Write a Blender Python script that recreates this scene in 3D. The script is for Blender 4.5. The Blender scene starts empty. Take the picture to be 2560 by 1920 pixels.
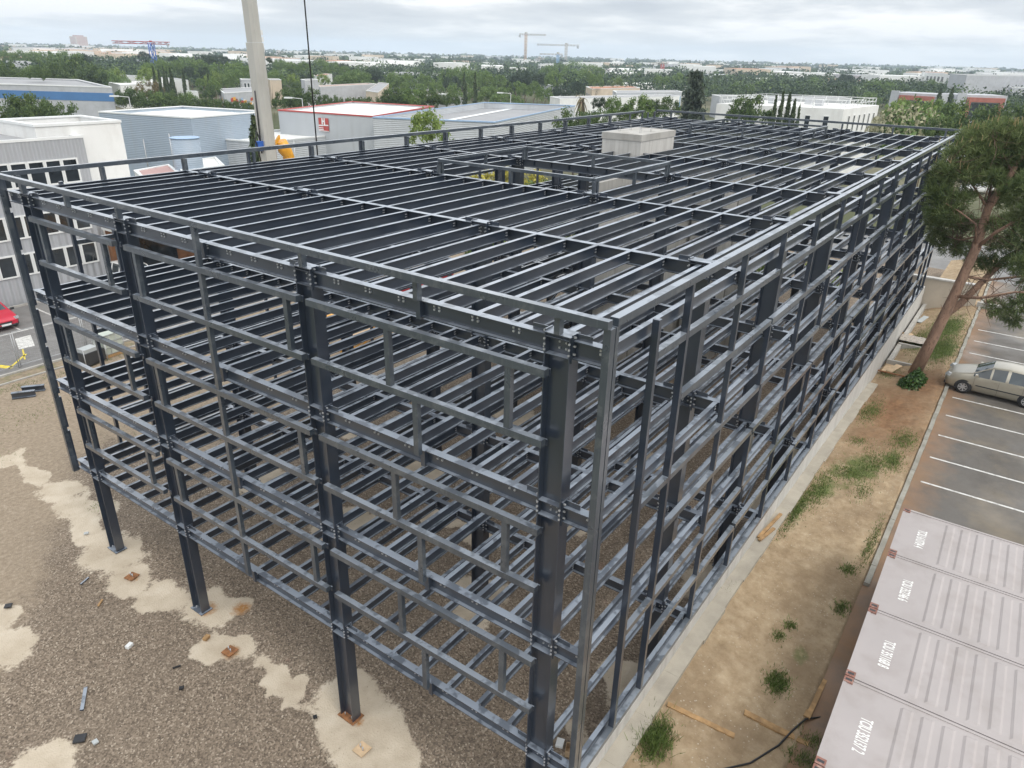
import bpy, math, random
import numpy as np
from mathutils import Vector, Matrix
R = math.radians
rng = random.Random(7)
nrg = np.random.default_rng(11)
sc = bpy.context.scene
col = sc.collection

# ---------------------------------------------------------------- camera (real-world position above the yard)
W, H, F = 2560.0, 1920.0, 1806.0
CAM = np.array([-8.842, -5.295, 15.865])
YAW, PITCH, ROLL = 0.6116, -0.4273, 0.0254
_f = np.array([math.cos(PITCH) * math.cos(YAW), math.cos(PITCH) * math.sin(YAW), math.sin(PITCH)])
_r0 = np.array([math.sin(YAW), -math.cos(YAW), 0.0])
_u0 = np.cross(_r0, _f)
_r = math.cos(ROLL) * _r0 + math.sin(ROLL) * _u0
_u = -math.sin(ROLL) * _r0 + math.cos(ROLL) * _u0

def ray(u, v):
    return _f + _r * (u - W / 2) / F - _u * (v - H / 2) / F

def at(u, v, z=0.0):
    """world point at height z seen at photo pixel (u, v)"""
    d = ray(u, v)
    return CAM + d * (z - CAM[2]) / d[2]

def depth(P):
    return float((np.asarray(P) - CAM) @ _f)

cam_d = bpy.data.cameras.new('camera')
cam = bpy.data.objects.new('camera', cam_d)
col.objects.link(cam)
M = Matrix(((_r[0], _u[0], -_f[0], CAM[0]), (_r[1], _u[1], -_f[1], CAM[1]), (_r[2], _u[2], -_f[2], CAM[2]), (0, 0, 0, 1)))
cam.matrix_world = M
cam_d.sensor_width = 36.0
cam_d.lens = 36.0 * F / W
cam_d.clip_start = 0.1
cam_d.clip_end = 20000
sc.camera = cam

# ---------------------------------------------------------------- object helpers
def tag(o, label=None, cat=None, group=None, kind=None):
    if label: o['label'] = label
    if cat: o['category'] = cat
    if group: o['group'] = group
    if kind: o['kind'] = kind
    return o

def link(name, mesh, parent=None):
    o = bpy.data.objects.new(name, mesh)
    col.objects.link(o)
    if parent is not None: o.parent = parent
    return o

def thing(name, label, cat, loc=(0, 0, 0), rz=0.0, group=None):
    o = bpy.data.objects.new(name, None)
    o.empty_display_size = 0.2
    col.objects.link(o)
    o.location = loc
    o.rotation_euler = (0, 0, rz)
    return tag(o, label, cat, group)

def copy_tree(o, parent=None):
    c = o.copy()
    col.objects.link(c)
    c.parent = parent
    for ch in list(o.children):
        copy_tree(ch, c)
    return c

class MB:
    def __init__(s):
        s.v = []; s.f = []; s.m = []; s.sm = []
    def poly(s, pts, m=0, smooth=False):
        n = len(s.v)
        s.v += [tuple(map(float, p)) for p in pts]
        s.f.append(tuple(range(n, n + len(pts)))); s.m.append(m); s.sm.append(smooth)
    def box(s, x0, x1, y0, y1, z0, z1, m=0):
        n = len(s.v)
        s.v += [(x0, y0, z0), (x1, y0, z0), (x1, y1, z0), (x0, y1, z0), (x0, y0, z1), (x1, y0, z1), (x1, y1, z1), (x0, y1, z1)]
        for q in ((3, 2, 1, 0), (4, 5, 6, 7), (0, 1, 5, 4), (1, 2, 6, 5), (2, 3, 7, 6), (3, 0, 4, 7)):
            s.f.append(tuple(n + i for i in q)); s.m.append(m); s.sm.append(False)
        return s
    def obox(s, c, ax, ay, az, m=0):
        """box from centre and three half-axis vectors"""
        c, ax, ay, az = (np.asarray(k, float) for k in (c, ax, ay, az))
        n = len(s.v)
        for sz in (-1, 1):
            for sx, sy in ((-1, -1), (1, -1), (1, 1), (-1, 1)):
                s.v.append(tuple(c + sx * ax + sy * ay + sz * az))
        for q in ((3, 2, 1, 0), (4, 5, 6, 7), (0, 1, 5, 4), (1, 2, 6, 5), (2, 3, 7, 6), (3, 0, 4, 7)):
            s.f.append(tuple(n + i for i in q)); s.m.append(m); s.sm.append(False)
        return s
    def prism(s, pts, z0, z1, m=0, mtop=None, cap=True, bottom=True):
        n = len(s.v); k = len(pts)
        s.v += [(float(p[0]), float(p[1]), z0) for p in pts] + [(float(p[0]), float(p[1]), z1) for p in pts]
        for i in range(k):
            j = (i + 1) % k
            s.f.append((n + i, n + j, n + k + j, n + k + i)); s.m.append(m); s.sm.append(False)
        if cap:
            s.f.append(tuple(n + k + i for i in range(k))); s.m.append(m if mtop is None else mtop); s.sm.append(False)
        if bottom:
            s.f.append(tuple(n + k - 1 - i for i in range(k))); s.m.append(m); s.sm.append(False)
        return s
    def extrude(s, prof, p0, p1, side, up, m=0):
        """closed 2D profile [(a,b)] in (side, up) swept from p0 to p1, capped"""
        p0, p1, side, up = (np.asarray(k, float) for k in (p0, p1, side, up))
        n = len(s.v); k = len(prof)
        for p in (p0, p1):
            for a, b in prof: s.v.append(tuple(p + side * a + up * b))
        for i in range(k):
            j = (i + 1) % k
            s.f.append((n + i, n + j, n + k + j, n + k + i)); s.m.append(m); s.sm.append(False)
        s.f.append(tuple(n + k - 1 - i for i in range(k))); s.m.append(m); s.sm.append(False)
        s.f.append(tuple(n + k + i for i in range(k))); s.m.append(m); s.sm.append(False)
        return s
    def ibeam(s, p0, p1, h, b, tw=0.012, tf=0.018, side=(0, 1, 0), up=(0, 0, 1), m=0):
        """I section hanging below the line p0-p1 (top of steel)"""
        B, w = b / 2, tw / 2
        prof = [(-B, 0), (-B, -tf), (-w, -tf), (-w, -h + tf), (-B, -h + tf), (-B, -h), (B, -h), (B, -h + tf), (w, -h + tf), (w, -tf), (B, -tf), (B, 0)]
        return s.extrude(prof, p0, p1, side, up, m)
    def channel(s, p0, p1, h, b, t=0.012, side=(0, 1, 0), up=(0, 0, 1), m=0):
        prof = [(0, 0), (0, -h), (b, -h), (b, -h + t), (t, -h + t), (t, -t), (b, -t), (b, 0)]
        return s.extrude(prof, p0, p1, side, up, m)
    def tube(s, pts, radii, n=8, m=0, cap=True, smooth=True):
        pts = [np.asarray(p, float) for p in pts]
        if not hasattr(radii, '__len__'): radii = [radii] * len(pts)
        base = len(s.v); prev = None
        for i, p in enumerate(pts):
            a = pts[max(i - 1, 0)]; b = pts[min(i + 1, len(pts) - 1)]
            d = b - a; d = d / (np.linalg.norm(d) + 1e-9)
            ref = np.array([0, 0, 1.0]) if abs(d[2]) < 0.9 else np.array([1.0, 0, 0])
            x = np.cross(ref, d) if prev is None else prev - d * (prev @ d)
            x /= np.linalg.norm(x) + 1e-9; prev = x
            y = np.cross(d, x)
            for k in range(n):
                t = 2 * math.pi * k / n
                s.v.append(tuple(p + radii[i] * (x * math.cos(t) + y * math.sin(t))))
        for i in range(len(pts) - 1):
            for k in range(n):
                k2 = (k + 1) % n
                s.f.append((base + i * n + k, base + i * n + k2, base + (i + 1) * n + k2, base + (i + 1) * n + k)); s.m.append(m); s.sm.append(smooth)
        if cap:
            s.f.append(tuple(base + n - 1 - k for k in range(n))); s.m.append(m); s.sm.append(False)
            e = base + (len(pts) - 1) * n
            s.f.append(tuple(e + k for k in range(n))); s.m.append(m); s.sm.append(False)
        return s
    def grid(s, rows, m=0, smooth=True, close=False):
        n = len(s.v); k = len(rows[0])
        for r in rows: s.v += [tuple(map(float, p)) for p in r]
        for i in range(len(rows) - 1):
            for j in range(k if close else k - 1):
                j2 = (j + 1) % k
                s.f.append((n + i * k + j, n + i * k + j2, n + (i + 1) * k + j2, n + (i + 1) * k + j)); s.m.append(m); s.sm.append(smooth)
        return s
    def mesh(s, name, mats):
        me = bpy.data.meshes.new(name)
        me.from_pydata(s.v, [], s.f)
        mats = mats if isinstance(mats, (list, tuple)) else [mats]
        for mt in mats: me.materials.append(mt)
        me.polygons.foreach_set('material_index', s.m)
        me.polygons.foreach_set('use_smooth', s.sm)
        me.update()
        return me
    def build(s, name, mats, parent=None):
        return link(name, s.mesh(name, mats), parent)

# ---------------------------------------------------------------- materials
def newmat(name):
    m = bpy.data.materials.new(name); m.use_nodes = True
    nt = m.node_tree; nt.nodes.clear()
    out = nt.nodes.new('ShaderNodeOutputMaterial')
    b = nt.nodes.new('ShaderNodeBsdfPrincipled')
    nt.links.new(b.outputs[0], out.inputs[0])
    return m, nt, b, out

def N(nt, t, **kw):
    n = nt.nodes.new(t)
    for k, v in kw.items():
        if hasattr(n, k): setattr(n, k, v)
        else: n.inputs[k].default_value = v
    return n

def pos(nt, scale=(1, 1, 1), obj=False):
    if obj: src = nt.nodes.new('ShaderNodeTexCoord').outputs['Object']
    else: src = nt.nodes.new('ShaderNodeNewGeometry').outputs['Position']
    mp = nt.nodes.new('ShaderNodeMapping'); mp.inputs['Scale'].default_value = scale
    nt.links.new(src, mp.inputs[0])
    return mp.outputs[0]

def noise(nt, vec, scale, detail=3.0, rough=0.55):
    n = nt.nodes.new('ShaderNodeTexNoise')
    n.inputs['Scale'].default_value = scale; n.inputs['Detail'].default_value = detail; n.inputs['Roughness'].default_value = rough
    nt.links.new(vec, n.inputs['Vector'])
    return n.outputs[0]

def ramp(nt, fac, stops):
    r = nt.nodes.new('ShaderNodeValToRGB')
    e = r.color_ramp.elements
    while len(e) < len(stops): e.new(0.5)
    for i, (p, c) in enumerate(stops):
        e[i].position = p
        e[i].color = (c, c, c, 1) if not hasattr(c, '__len__') else (*c, 1)
    nt.links.new(fac, r.inputs[0])
    return r.outputs[0]

def mix(nt, fac, a, b, mode='MIX'):
    n = nt.nodes.new('ShaderNodeMix'); n.data_type = 'RGBA'; n.blend_type = mode
    for sock, val in ((n.inputs[0], fac), (n.inputs[6], a), (n.inputs[7], b)):
        if hasattr(val, 'is_output'): nt.links.new(val, sock)
        elif hasattr(val, '__len__'): sock.default_value = (*val, 1)
        else: sock.default_value = val
    return n.outputs[2]

def bump(nt, b, h, strength=0.3, dist=0.02):
    n = nt.nodes.new('ShaderNodeBump'); n.inputs['Strength'].default_value = strength; n.inputs['Distance'].default_value = dist
    nt.links.new(h, n.inputs['Height']); nt.links.new(n.outputs[0], b.inputs['Normal'])

def simple(name, c, rough=0.6, metal=0.0, var=0.15, scale=2.0, spec=0.5, stretch=(1, 1, 1), bmp=0.0, bscale=30.0, dirt=None, dirt_amt=0.4, dscale=1.0):
    """paint / concrete / wood: colour with two scales of variation, varying roughness, optional stains and bump"""
    m, nt, b, _ = newmat(name)
    v = pos(nt, stretch)
    n1 = noise(nt, v, scale, 4)
    lo = tuple(k * (1 - var) for k in c); hi = tuple(min(k * (1 + var), 0.95) for k in c)
    cc = ramp(nt, n1, [(0.3, lo), (0.7, hi)])
    if dirt is not None:
        n2 = noise(nt, v, dscale, 6, 0.65)
        cc = mix(nt, ramp(nt, n2, [(0.48, 0.0), (0.68, dirt_amt)]), cc, dirt)
    nt.links.new(cc, b.inputs['Base Color'])
    rr = ramp(nt, noise(nt, v, scale * 1.7, 3), [(0.3, max(rough - 0.08, 0.03)), (0.7, min(rough + 0.1, 1))])
    nt.links.new(rr, b.inputs['Roughness'])
    b.inputs['Metallic'].default_value = metal
    b.inputs['Specular IOR Level'].default_value = spec
    if bmp: bump(nt, b, noise(nt, v, bscale, 4), bmp, 0.01)
    return m

def ribbed(name, c, period, axis='z', rough=0.45, metal=0.0, depth=0.5, var=0.06, obj=True, dirt=(0.3, 0.3, 0.29)):
    """profiled sheet cladding; ribs run along X/Y as horizontal courses (axis z) or vertically (axis h)"""
    m, nt, b, _ = newmat(name)
    v = pos(nt)
    w = nt.nodes.new('ShaderNodeTexWave'); w.wave_type = 'BANDS'; w.bands_direction = 'Z' if axis == 'z' else 'X'
    w.wave_profile = 'SIN'; w.inputs['Scale'].default_value = 0.314 / period * (1.0)
    nt.links.new(v, w.inputs[0])
    big = noise(nt, v, 0.25, 4)
    base = ramp(nt, big, [(0.3, tuple(k * (1 - var) for k in c)), (0.7, tuple(min(k * (1 + var), .95) for k in c))])
    st = noise(nt, pos(nt, (1, 1, 0.08)), 1.2, 5)
    base = mix(nt, ramp(nt, st, [(0.52, 0.0), (0.75, 0.3)]), base, dirt)
    nt.links.new(base, b.inputs['Base Color'])
    b.inputs['Roughness'].default_value = rough; b.inputs['Metallic'].default_value = metal
    bump(nt, b, w.outputs[0], depth, period * 0.25)
    return m

MT = {}
def steel_mat(name, lo, hi, r0, r1, top_sheen=(0.25, 0.285, 0.335), fmin=.3, fmax=.9, patch=None, metal=0.0):
    """paint; a pale sky sheen is painted in patches into the colour of upward faces"""
    m, nt, b, _ = newmat(name)
    v = pos(nt)
    c = ramp(nt, noise(nt, v, 0.7, 3), [(0.3, lo), (0.72, hi)])
    if patch is not None:
        p = noise(nt, pos(nt, (1, 1, 1)), 2.6, 5, 0.65)
        c = mix(nt, ramp(nt, p, [(0.52, 0.0), (0.62, 0.6)]), c, patch)
        c = mix(nt, ramp(nt, noise(nt, pos(nt, (9, 9, .8)), 1.6, 3), [(0.55, 0.0), (0.7, 0.35)]), c, patch)
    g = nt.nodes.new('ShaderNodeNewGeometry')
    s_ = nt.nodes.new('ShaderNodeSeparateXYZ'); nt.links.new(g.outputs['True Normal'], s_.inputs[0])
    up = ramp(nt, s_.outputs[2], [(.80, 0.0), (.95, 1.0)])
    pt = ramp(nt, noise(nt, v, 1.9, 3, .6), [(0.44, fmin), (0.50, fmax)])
    c = mix(nt, mix(nt, 1.0, up, pt, 'MULTIPLY'), c, top_sheen)  # sky reflection on member tops, put into the base colour
    nt.links.new(c, b.inputs['Base Color'])
    nt.links.new(ramp(nt, noise(nt, v, 1.1, 4, 0.6), [(0.35, r0), (0.65, r1)]), b.inputs['Roughness'])
    b.inputs['Metallic'].default_value = metal
    b.inputs['Specular IOR Level'].default_value = 0.7
    b.inputs['Coat Weight'].default_value = 0.8; b.inputs['Coat IOR'].default_value = 1.6; b.inputs['Coat Roughness'].default_value = .16
    return m
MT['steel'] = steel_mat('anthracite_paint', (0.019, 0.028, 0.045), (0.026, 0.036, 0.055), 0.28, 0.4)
MT['galv'] = steel_mat('primed_section_steel', (0.040, 0.052, 0.068), (0.056, 0.070, 0.087), 0.25, 0.45, top_sheen=(.25, .28, .32), patch=(0.11, 0.122, 0.132), metal=0.1)
MT['zinc'] = simple('zinc_bolt', (0.55, 0.56, 0.58), 0.35, 0.6, 0.1)
MT['rust'] = simple('rusty_plate', (0.26, 0.115, 0.045), 0.85, 0.0, 0.4, 9, bmp=0.3, dirt=(0.10, 0.05, 0.03), dscale=6)
MT['conc'] = simple('raw_concrete', (0.40, 0.385, 0.355), 0.85, 0, 0.12, 1.2, stretch=(1, 1, .35), bmp=0.25, dirt=(0.24, 0.22, 0.19), dirt_amt=.5, dscale=1.5)
MT['conc_lt'] = simple('light_precast_concrete', (0.50, 0.485, 0.455), 0.8, 0, 0.1, 1.0, stretch=(2.5, 2.5, .25), bmp=0.2, dirt=(0.33, 0.31, 0.28), dirt_amt=.55, dscale=2.2)
MT['white'] = simple('white_render', (0.74, 0.74, 0.72), 0.7, 0, 0.05, 0.4, dirt=(0.55, 0.53, 0.5), dirt_amt=.35, stretch=(1, 1, .3))
MT['roofwhite'] = simple('white_roof_membrane', (0.72, 0.72, 0.69), 0.75, 0, 0.06, 0.25, dirt=(0.5, 0.49, 0.46), dirt_amt=.45, dscale=.35)
MT['roofgrey'] = simple('grey_roof_membrane', (0.30, 0.30, 0.305), 0.75, 0, 0.1, 0.2, dirt=(0.2, 0.2, 0.2), dirt_amt=.5, dscale=.4)
MT['trim'] = simple('white_trim', (0.72, 0.73, 0.72), 0.45, 0, 0.04)
MT['bluetrim'] = simple('blue_trim', (0.10, 0.22, 0.45), 0.45, 0, 0.08)
MT['palebluetrim'] = simple('pale_blue_trim', (0.30, 0.42, 0.58), 0.45, 0, 0.08)
MT['redtrim'] = simple('red_trim', (0.42, 0.06, 0.05), 0.45, 0, 0.1)
MT['sidegrey'] = ribbed('grey_profiled_cladding', (0.40, 0.41, 0.43), 0.45, 'h', depth=0.8)
MT['sidesilver'] = ribbed('silver_ribbed_cladding', (0.47, 0.49, 0.51), 0.24, 'z', depth=0.5)
MT['sideblue'] = ribbed('pale_blue_ribbed_cladding', (0.30, 0.36, 0.43), 0.22, 'z', depth=0.35)
MT['sidelt'] = ribbed('light_grey_cladding', (0.45, 0.47, 0.49), 0.5, 'h', depth=0.3)
MT['bandblue'] = simple('blue_fascia', (0.07, 0.18, 0.38), 0.5, 0, 0.08, .5)
MT['terra'] = simple('terracotta_tiles', (0.40, 0.20, 0.12), 0.85, 0, 0.25, 1.5, stretch=(1, 1, 1))
MT['beige'] = simple('beige_render', (0.58, 0.48, 0.37), 0.8, 0, 0.08, .5)
MT['brickred'] = simple('red_brown_render', (0.36, 0.12, 0.085), 0.8, 0, 0.15, 1)
MT['greyw'] = simple('grey_render', (0.44, 0.45, 0.47), 0.75, 0, 0.07, .4, dirt=(.3, .3, .3))
MT['dark'] = simple('dark_opening', (0.03, 0.032, 0.035), 0.5, 0, 0.2)
MT['wood'] = simple('weathered_board', (0.36, 0.22, 0.10), 0.8, 0, 0.3, 5, stretch=(1, 1, 1), bmp=.3, dirt=(.16, .1, .05), dscale=3)
MT['woodpale'] = simple('pale_plywood', (0.55, 0.40, 0.25), 0.75, 0, 0.15, 4)
MT['rubber'] = simple('tyre_rubber', (0.02, 0.02, 0.021), 0.85, 0, 0.2, 12)
MT['hose'] = simple('black_hose', (0.02, 0.02, 0.022), 0.45, 0, 0.2)
MT['alloy'] = simple('wheel_silver', (0.55, 0.56, 0.57), 0.35, 0.6, 0.08)
MT['yellow'] = simple('machine_yellow', (0.75, 0.36, 0.03), 0.4, 0, 0.12, dirt=(.25, .15, .05), dscale=3)
MT['machred'] = simple('machine_red', (0.5, 0.03, 0.04), 0.4, 0, 0.12)
MT['green'] = simple('skip_green', (0.04, 0.22, 0.09), 0.5, 0, 0.12)
MT['boom'] = simple('crane_boom_grey', (0.42, 0.41, 0.375), 0.5, 0, 0.08, .8, stretch=(1, 1, .3), dirt=(.28, .27, .24), dirt_amt=.4)
MT['blue'] = simple('strong_blue', (0.03, 0.12, 0.45), 0.45, 0, 0.1)
MT['paintline'] = simple('white_road_paint', (0.62, 0.61, 0.58), 0.75, 0, 0.12, 4, dirt=(.2, .19, .18), dirt_amt=.7, dscale=5)
MT['paintyel'] = simple('yellow_road_paint', (0.70, 0.55, 0.06), 0.75, 0, 0.2, 4, dirt=(.2, .19, .18), dirt_amt=.6, dscale=3)
MT['lamp'] = simple('galvanised_pole', (0.42, 0.43, 0.44), 0.45, 0.3, 0.08)
MT['netting'] = simple('grey_plastic', (0.4, 0.42, 0.42), 0.6, 0, 0.1)
MT['bark'] = simple('brown_bark', (0.12, 0.075, 0.05), 0.9, 0, 0.35, 6, stretch=(1, 1, .3), bmp=.6, bscale=14)
MT['pinebark'] = simple('pine_bark', (0.34, 0.215, 0.15), 0.9, 0, 0.3, 5, stretch=(1, 1, .4), bmp=1.0, bscale=12, dirt=(.12, .075, .055), dirt_amt=.9, dscale=10)
MT['container'] = simple('faded_container_paint', (0.36, 0.325, 0.315), 0.55, 0, 0.05, .8, dirt=(.28, .245, .225), dirt_amt=.5, dscale=1.3)
MT['casting'] = simple('rusty_corner_casting', (0.22, 0.10, 0.075), 0.75, 0, 0.35, 12, dirt=(.45, .33, .28), dirt_amt=.7, dscale=9)
MT['lettering'] = simple('white_lettering', (0.80, 0.79, 0.76), 0.6, 0, 0.05)

def glassmat(name, c=(0.02, 0.025, 0.03), rough=0.08):
    m, nt, b, _ = newmat(name)
    v = pos(nt)
    nt.links.new(ramp(nt, noise(nt, v, 0.9, 2), [(0.3, tuple(k * .6 for k in c)), (0.7, tuple(k * 1.8 for k in c))]), b.inputs['Base Color'])
    b.inputs['Roughness'].default_value = rough
    b.inputs['Specular IOR Level'].default_value = 0.8
    return m
MT['glass'] = glassmat('window_glass')
MT['carglass'] = glassmat('car_glass', (0.03, 0.04, 0.045), 0.05)
MT['blueglass'] = glassmat('blue_curtain_glass', (0.10, 0.22, 0.34), 0.15)

def carpaint(name, c, metal=0.4):
    m, nt, b, _ = newmat(name)
    v = pos(nt)
    nt.links.new(ramp(nt, noise(nt, v, 1.5, 3), [(0.3, tuple(k * .93 for k in c)), (0.7, tuple(k * 1.06 for k in c))]), b.inputs['Base Color'])
    b.inputs['Metallic'].default_value = metal; b.inputs['Roughness'].default_value = 0.34
    b.inputs['Coat Weight'].default_value = 0.6; b.inputs['Coat Roughness'].default_value = 0.08
    return m
MT['champagne'] = carpaint('champagne_metallic_paint', (0.42, 0.385, 0.31), .5)
MT['carred'] = carpaint('red_car_paint', (0.52, 0.012, 0.04), .1)
MT['carwhite'] = carpaint('white_car_paint', (0.75, 0.75, 0.74), .0)
MT['cardark'] = carpaint('dark_car_paint', (0.03, 0.032, 0.036), .2)
MT['headlight'] = glassmat('headlight_lens', (0.4, 0.42, 0.43), 0.1)
MT['taillight'] = simple('tail_light_red', (0.4, 0.01, 0.01), .2)

def leafmat(name, c1, c2, c3, trans=0.25, rough=0.6):
    m = bpy.data.materials.new(name); m.use_nodes = True
    nt = m.node_tree; nt.nodes.clear()
    out = nt.nodes.new('ShaderNodeOutputMaterial')
    a = nt.nodes.new('ShaderNodeAttribute'); a.attribute_name = 'tint'
    n = noise(nt, pos(nt), 0.45, 3)
    add = nt.nodes.new('ShaderNodeMath'); add.operation = 'ADD'
    sub = nt.nodes.new('ShaderNodeMath'); sub.operation = 'MULTIPLY_ADD'; sub.inputs[1].default_value = 0.9; sub.inputs[2].default_value = -0.45
    nt.links.new(n, sub.inputs[0]); nt.links.new(a.outputs['Fac'], add.inputs[0]); nt.links.new(sub.outputs[0], add.inputs[1])
    c = ramp(nt, add.outputs[0], [(0.1, c1), (0.5, c2), (0.95, c3)])
    d = nt.nodes.new('ShaderNodeBsdfPrincipled'); d.inputs['Roughness'].default_value = rough; d.inputs['Specular IOR Level'].default_value = 0.3
    t = nt.nodes.new('ShaderNodeBsdfTranslucent')
    ms = nt.nodes.new('ShaderNodeMixShader'); ms.inputs[0].default_value = trans
    nt.links.new(c, d.inputs['Base Color']); nt.links.new(c, t.inputs['Color'])
    nt.links.new(d.outputs[0], ms.inputs[1]); nt.links.new(t.outputs[0], ms.inputs[2]); nt.links.new(ms.outputs[0], out.inputs[0])
    return m
MT['l_pine'] = leafmat('stone_pine_needles', (0.039, 0.070, 0.028), (0.085, 0.132, 0.043), (0.155, 0.209, 0.062))
MT['l_green'] = leafmat('broadleaf_green', (0.068, 0.121, 0.038), (0.135, 0.209, 0.061), (0.230, 0.304, 0.095))
MT['l_lime'] = leafmat('fresh_spring_leaves', (0.110, 0.165, 0.039), (0.198, 0.275, 0.066), (0.319, 0.385, 0.121))
MT['l_dark'] = leafmat('dark_evergreen_leaves', (0.027, 0.047, 0.030), (0.054, 0.081, 0.049), (0.088, 0.121, 0.068))
MT['l_cyp'] = leafmat('cypress_scales', (0.030, 0.049, 0.022), (0.061, 0.089, 0.038), (0.115, 0.149, 0.061))
MT['l_rust'] = leafmat('rusty_brown_leaves', (0.09, 0.065, 0.025), (0.15, 0.115, 0.045), (0.20, 0.17, 0.07))
MT['l_cedar'] = leafmat('blue_grey_cedar_needles', (0.037, 0.053, 0.037), (0.075, 0.098, 0.070), (0.125, 0.150, 0.106))
MT['l_flower'] = leafmat('cream_blossom', (0.30, 0.29, 0.17), (0.42, 0.40, 0.26), (0.55, 0.52, 0.36))
MT['l_grass'] = leafmat('grass_blades', (0.07, 0.11, 0.025), (0.13, 0.19, 0.045), (0.22, 0.28, 0.09))
MT['l_hero'] = leafmat('long_pine_needles', (0.06, 0.095, 0.03), (0.13, 0.175, 0.06), (0.23, 0.27, 0.11), .2)
MT['l_candle'] = leafmat('pale_pine_candles', (0.28, 0.24, 0.12), (0.38, 0.32, 0.17), (0.48, 0.40, 0.22), .2)
MT['l_dry'] = leafmat('dry_fronds', (0.16, 0.14, 0.08), (0.24, 0.21, 0.13), (0.32, 0.28, 0.18), .2)
MT['l_yellow'] = leafmat('yellow_flowering_scrub', (0.22, 0.20, 0.03), (0.40, 0.36, 0.06), (0.52, 0.46, 0.10), .2)

MT['l_far'] = leafmat('far_foliage', (0.030, 0.054, 0.027), (0.068, 0.108, 0.041), (0.149, 0.209, 0.068), .15)
# ================================================================ the steel frame
XF = [0.0, 5.5, 11.0, 16.5, 22.0, 27.5, 33.0, 38.7, 42.5]
YC = [0.0, 5.80, 12.46, 17.43]
YR, YL = -0.836, 18.68
LV = [3.14, 6.09, 9.06, 12.01]
JY = [YR + 0.08] + [5.80 / 7 * i for i in range(7)] + [5.80 + 6.66 / 8 * i for i in range(8)] + [12.46 + 4.97 / 6 * i for i in range(7)] + [18.05, YL - 0.08]
CD, CW = 0.46, 0.28          # column depth (Y) and flange width (X)
BH, BB = 0.30, 0.17
JH, JB = 0.235, 0.10
steel = thing('steel_building_frame', 'dark grey steel frame of a four level building under construction in the yard', 'steel frame')
seen = lambda x, y, z: 1.0 / max((x - CAM[0]) ** 2 + (y - CAM[1]) ** 2 + (z - CAM[2]) ** 2, 1)
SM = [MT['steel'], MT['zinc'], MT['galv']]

def bolt(b, x, y, z, ax, r=0.016, t=0.02, m=1):
    h = [r, r, r]; h[ax] = t
    b.box(x - h[0], x + h[0], y - h[1], y + h[1], z - h[2], z + h[2], m)

# ---- columns
def column_mesh():
    b = MB()
    d, w, tf = CD / 2, CW / 2, 0.02
    b.box(-w, w, -d, -d + tf, 0.02, 12.05)
    b.box(-w, w, d - tf, d, 0.02, 12.05)
    b.box(-0.008, 0.008, -d + tf, d - tf, 0.02, 12.05)
    for L in LV:
        for s in (-1, 1):
            y = s * d
            b.box(-0.10, 0.10, min(y, y + s * 0.022), max(y, y + s * 0.022), L - BH - 0.07, L + 0.09)      # beam end plate
            for z in (L + 0.05, L - 0.09, L - 0.22):
                for x in (-0.065, 0.065):
                    bolt(b, x, y + s * 0.04, z, 1, .013, .02, 1 if x < 0 else 0)
            b.box(-w + .004, -0.008, -d + tf, d - tf, L - 0.018, L - 0.004) if s < 0 else b.box(0.008, w - .004, -d + tf, d - tf, L - 0.018, L - 0.004)
            b.box(-w + .004, -0.008, -d + tf, d - tf, L - BH, L - BH + 0.014) if s < 0 else b.box(0.008, w - .004, -d + tf, d - tf, L - BH, L - BH + 0.014)
            b.box(-0.006, 0.006, min(s * (d + .024), s * (d + .30)), max(s * (d + .024), s * (d + .30)), L + 0.002, L + 0.10)   # fin plate on the beam
        for z in (L - 0.09, L - 0.19):
            for y in (-0.10, 0.02):
                bolt(b, -0.016, y, z, 0, .013)
        for z in (L - 0.05, L - 0.14, L - 0.23):
            for s in (-1, 1):
                bolt(b, -w - 0.004, s * (d - 0.01), z, 0, .014, .014)
    b.box(-w - 0.01, w + 0.01, -d - .01, d + .01, 12.05, 12.07)
    return b.mesh('column', SM)
cm = column_mesh()
bp = MB().box(-0.20, 0.20, -0.29, 0.29, 0.0, 0.022)
for sx in (-1, 1):
    for sy in (-.12, .12):
        bp.tube([(sx * 0.08, sy, 0.02), (sx * 0.08, sy, 0.11)], 0.014, 6, 1)
bpm = bp.mesh('base_plate', [MT['steel'], MT['zinc']])
bpr = bpm.copy(); bpr.materials[0] = MT['rust']
for i, x in enumerate(XF):
    for j, y in enumerate(YC):
        if i == 8 and j in (1, 2): pass
        o = link('column', cm, steel); o.location = (x, y, 0)
        p = link('base_plate', bpr if (i, j) == (0, 1) else bpm, o)

rest = {}
def emit(name, items, cap=100):
    """items: [(score, mesh, loc)]; the cap best ones become parts, the others one stuff part"""
    items.sort(key=lambda t: -t[0])
    for s, me, loc in items[:cap]:
        o = link(name, me, steel); o.location = loc
    if len(items) > cap:
        vs, fs, ms, k = [], [], [], 0
        cache = {}
        for s, me, loc in items[cap:]:
            if me.name not in cache:
                v = np.empty(len(me.vertices) * 3, np.float32); me.vertices.foreach_get('co', v)
                cache[me.name] = (v.reshape(-1, 3), [tuple(p.vertices) for p in me.polygons], [p.material_index for p in me.polygons])
            v, f, m = cache[me.name]
            vs.append(v + np.array(loc, np.float32)); fs += [tuple(a + k for a in q) for q in f]; ms += m; k += len(v)
        me = bpy.data.meshes.new(name + '_remainder')
        me.from_pydata(np.concatenate(vs).tolist(), [], fs)
        for mt in SM: me.materials.append(mt)
        me.polygons.foreach_set('material_index', ms); me.update()
        o = link(name, me, steel); o['kind'] = 'stuff'

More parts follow.
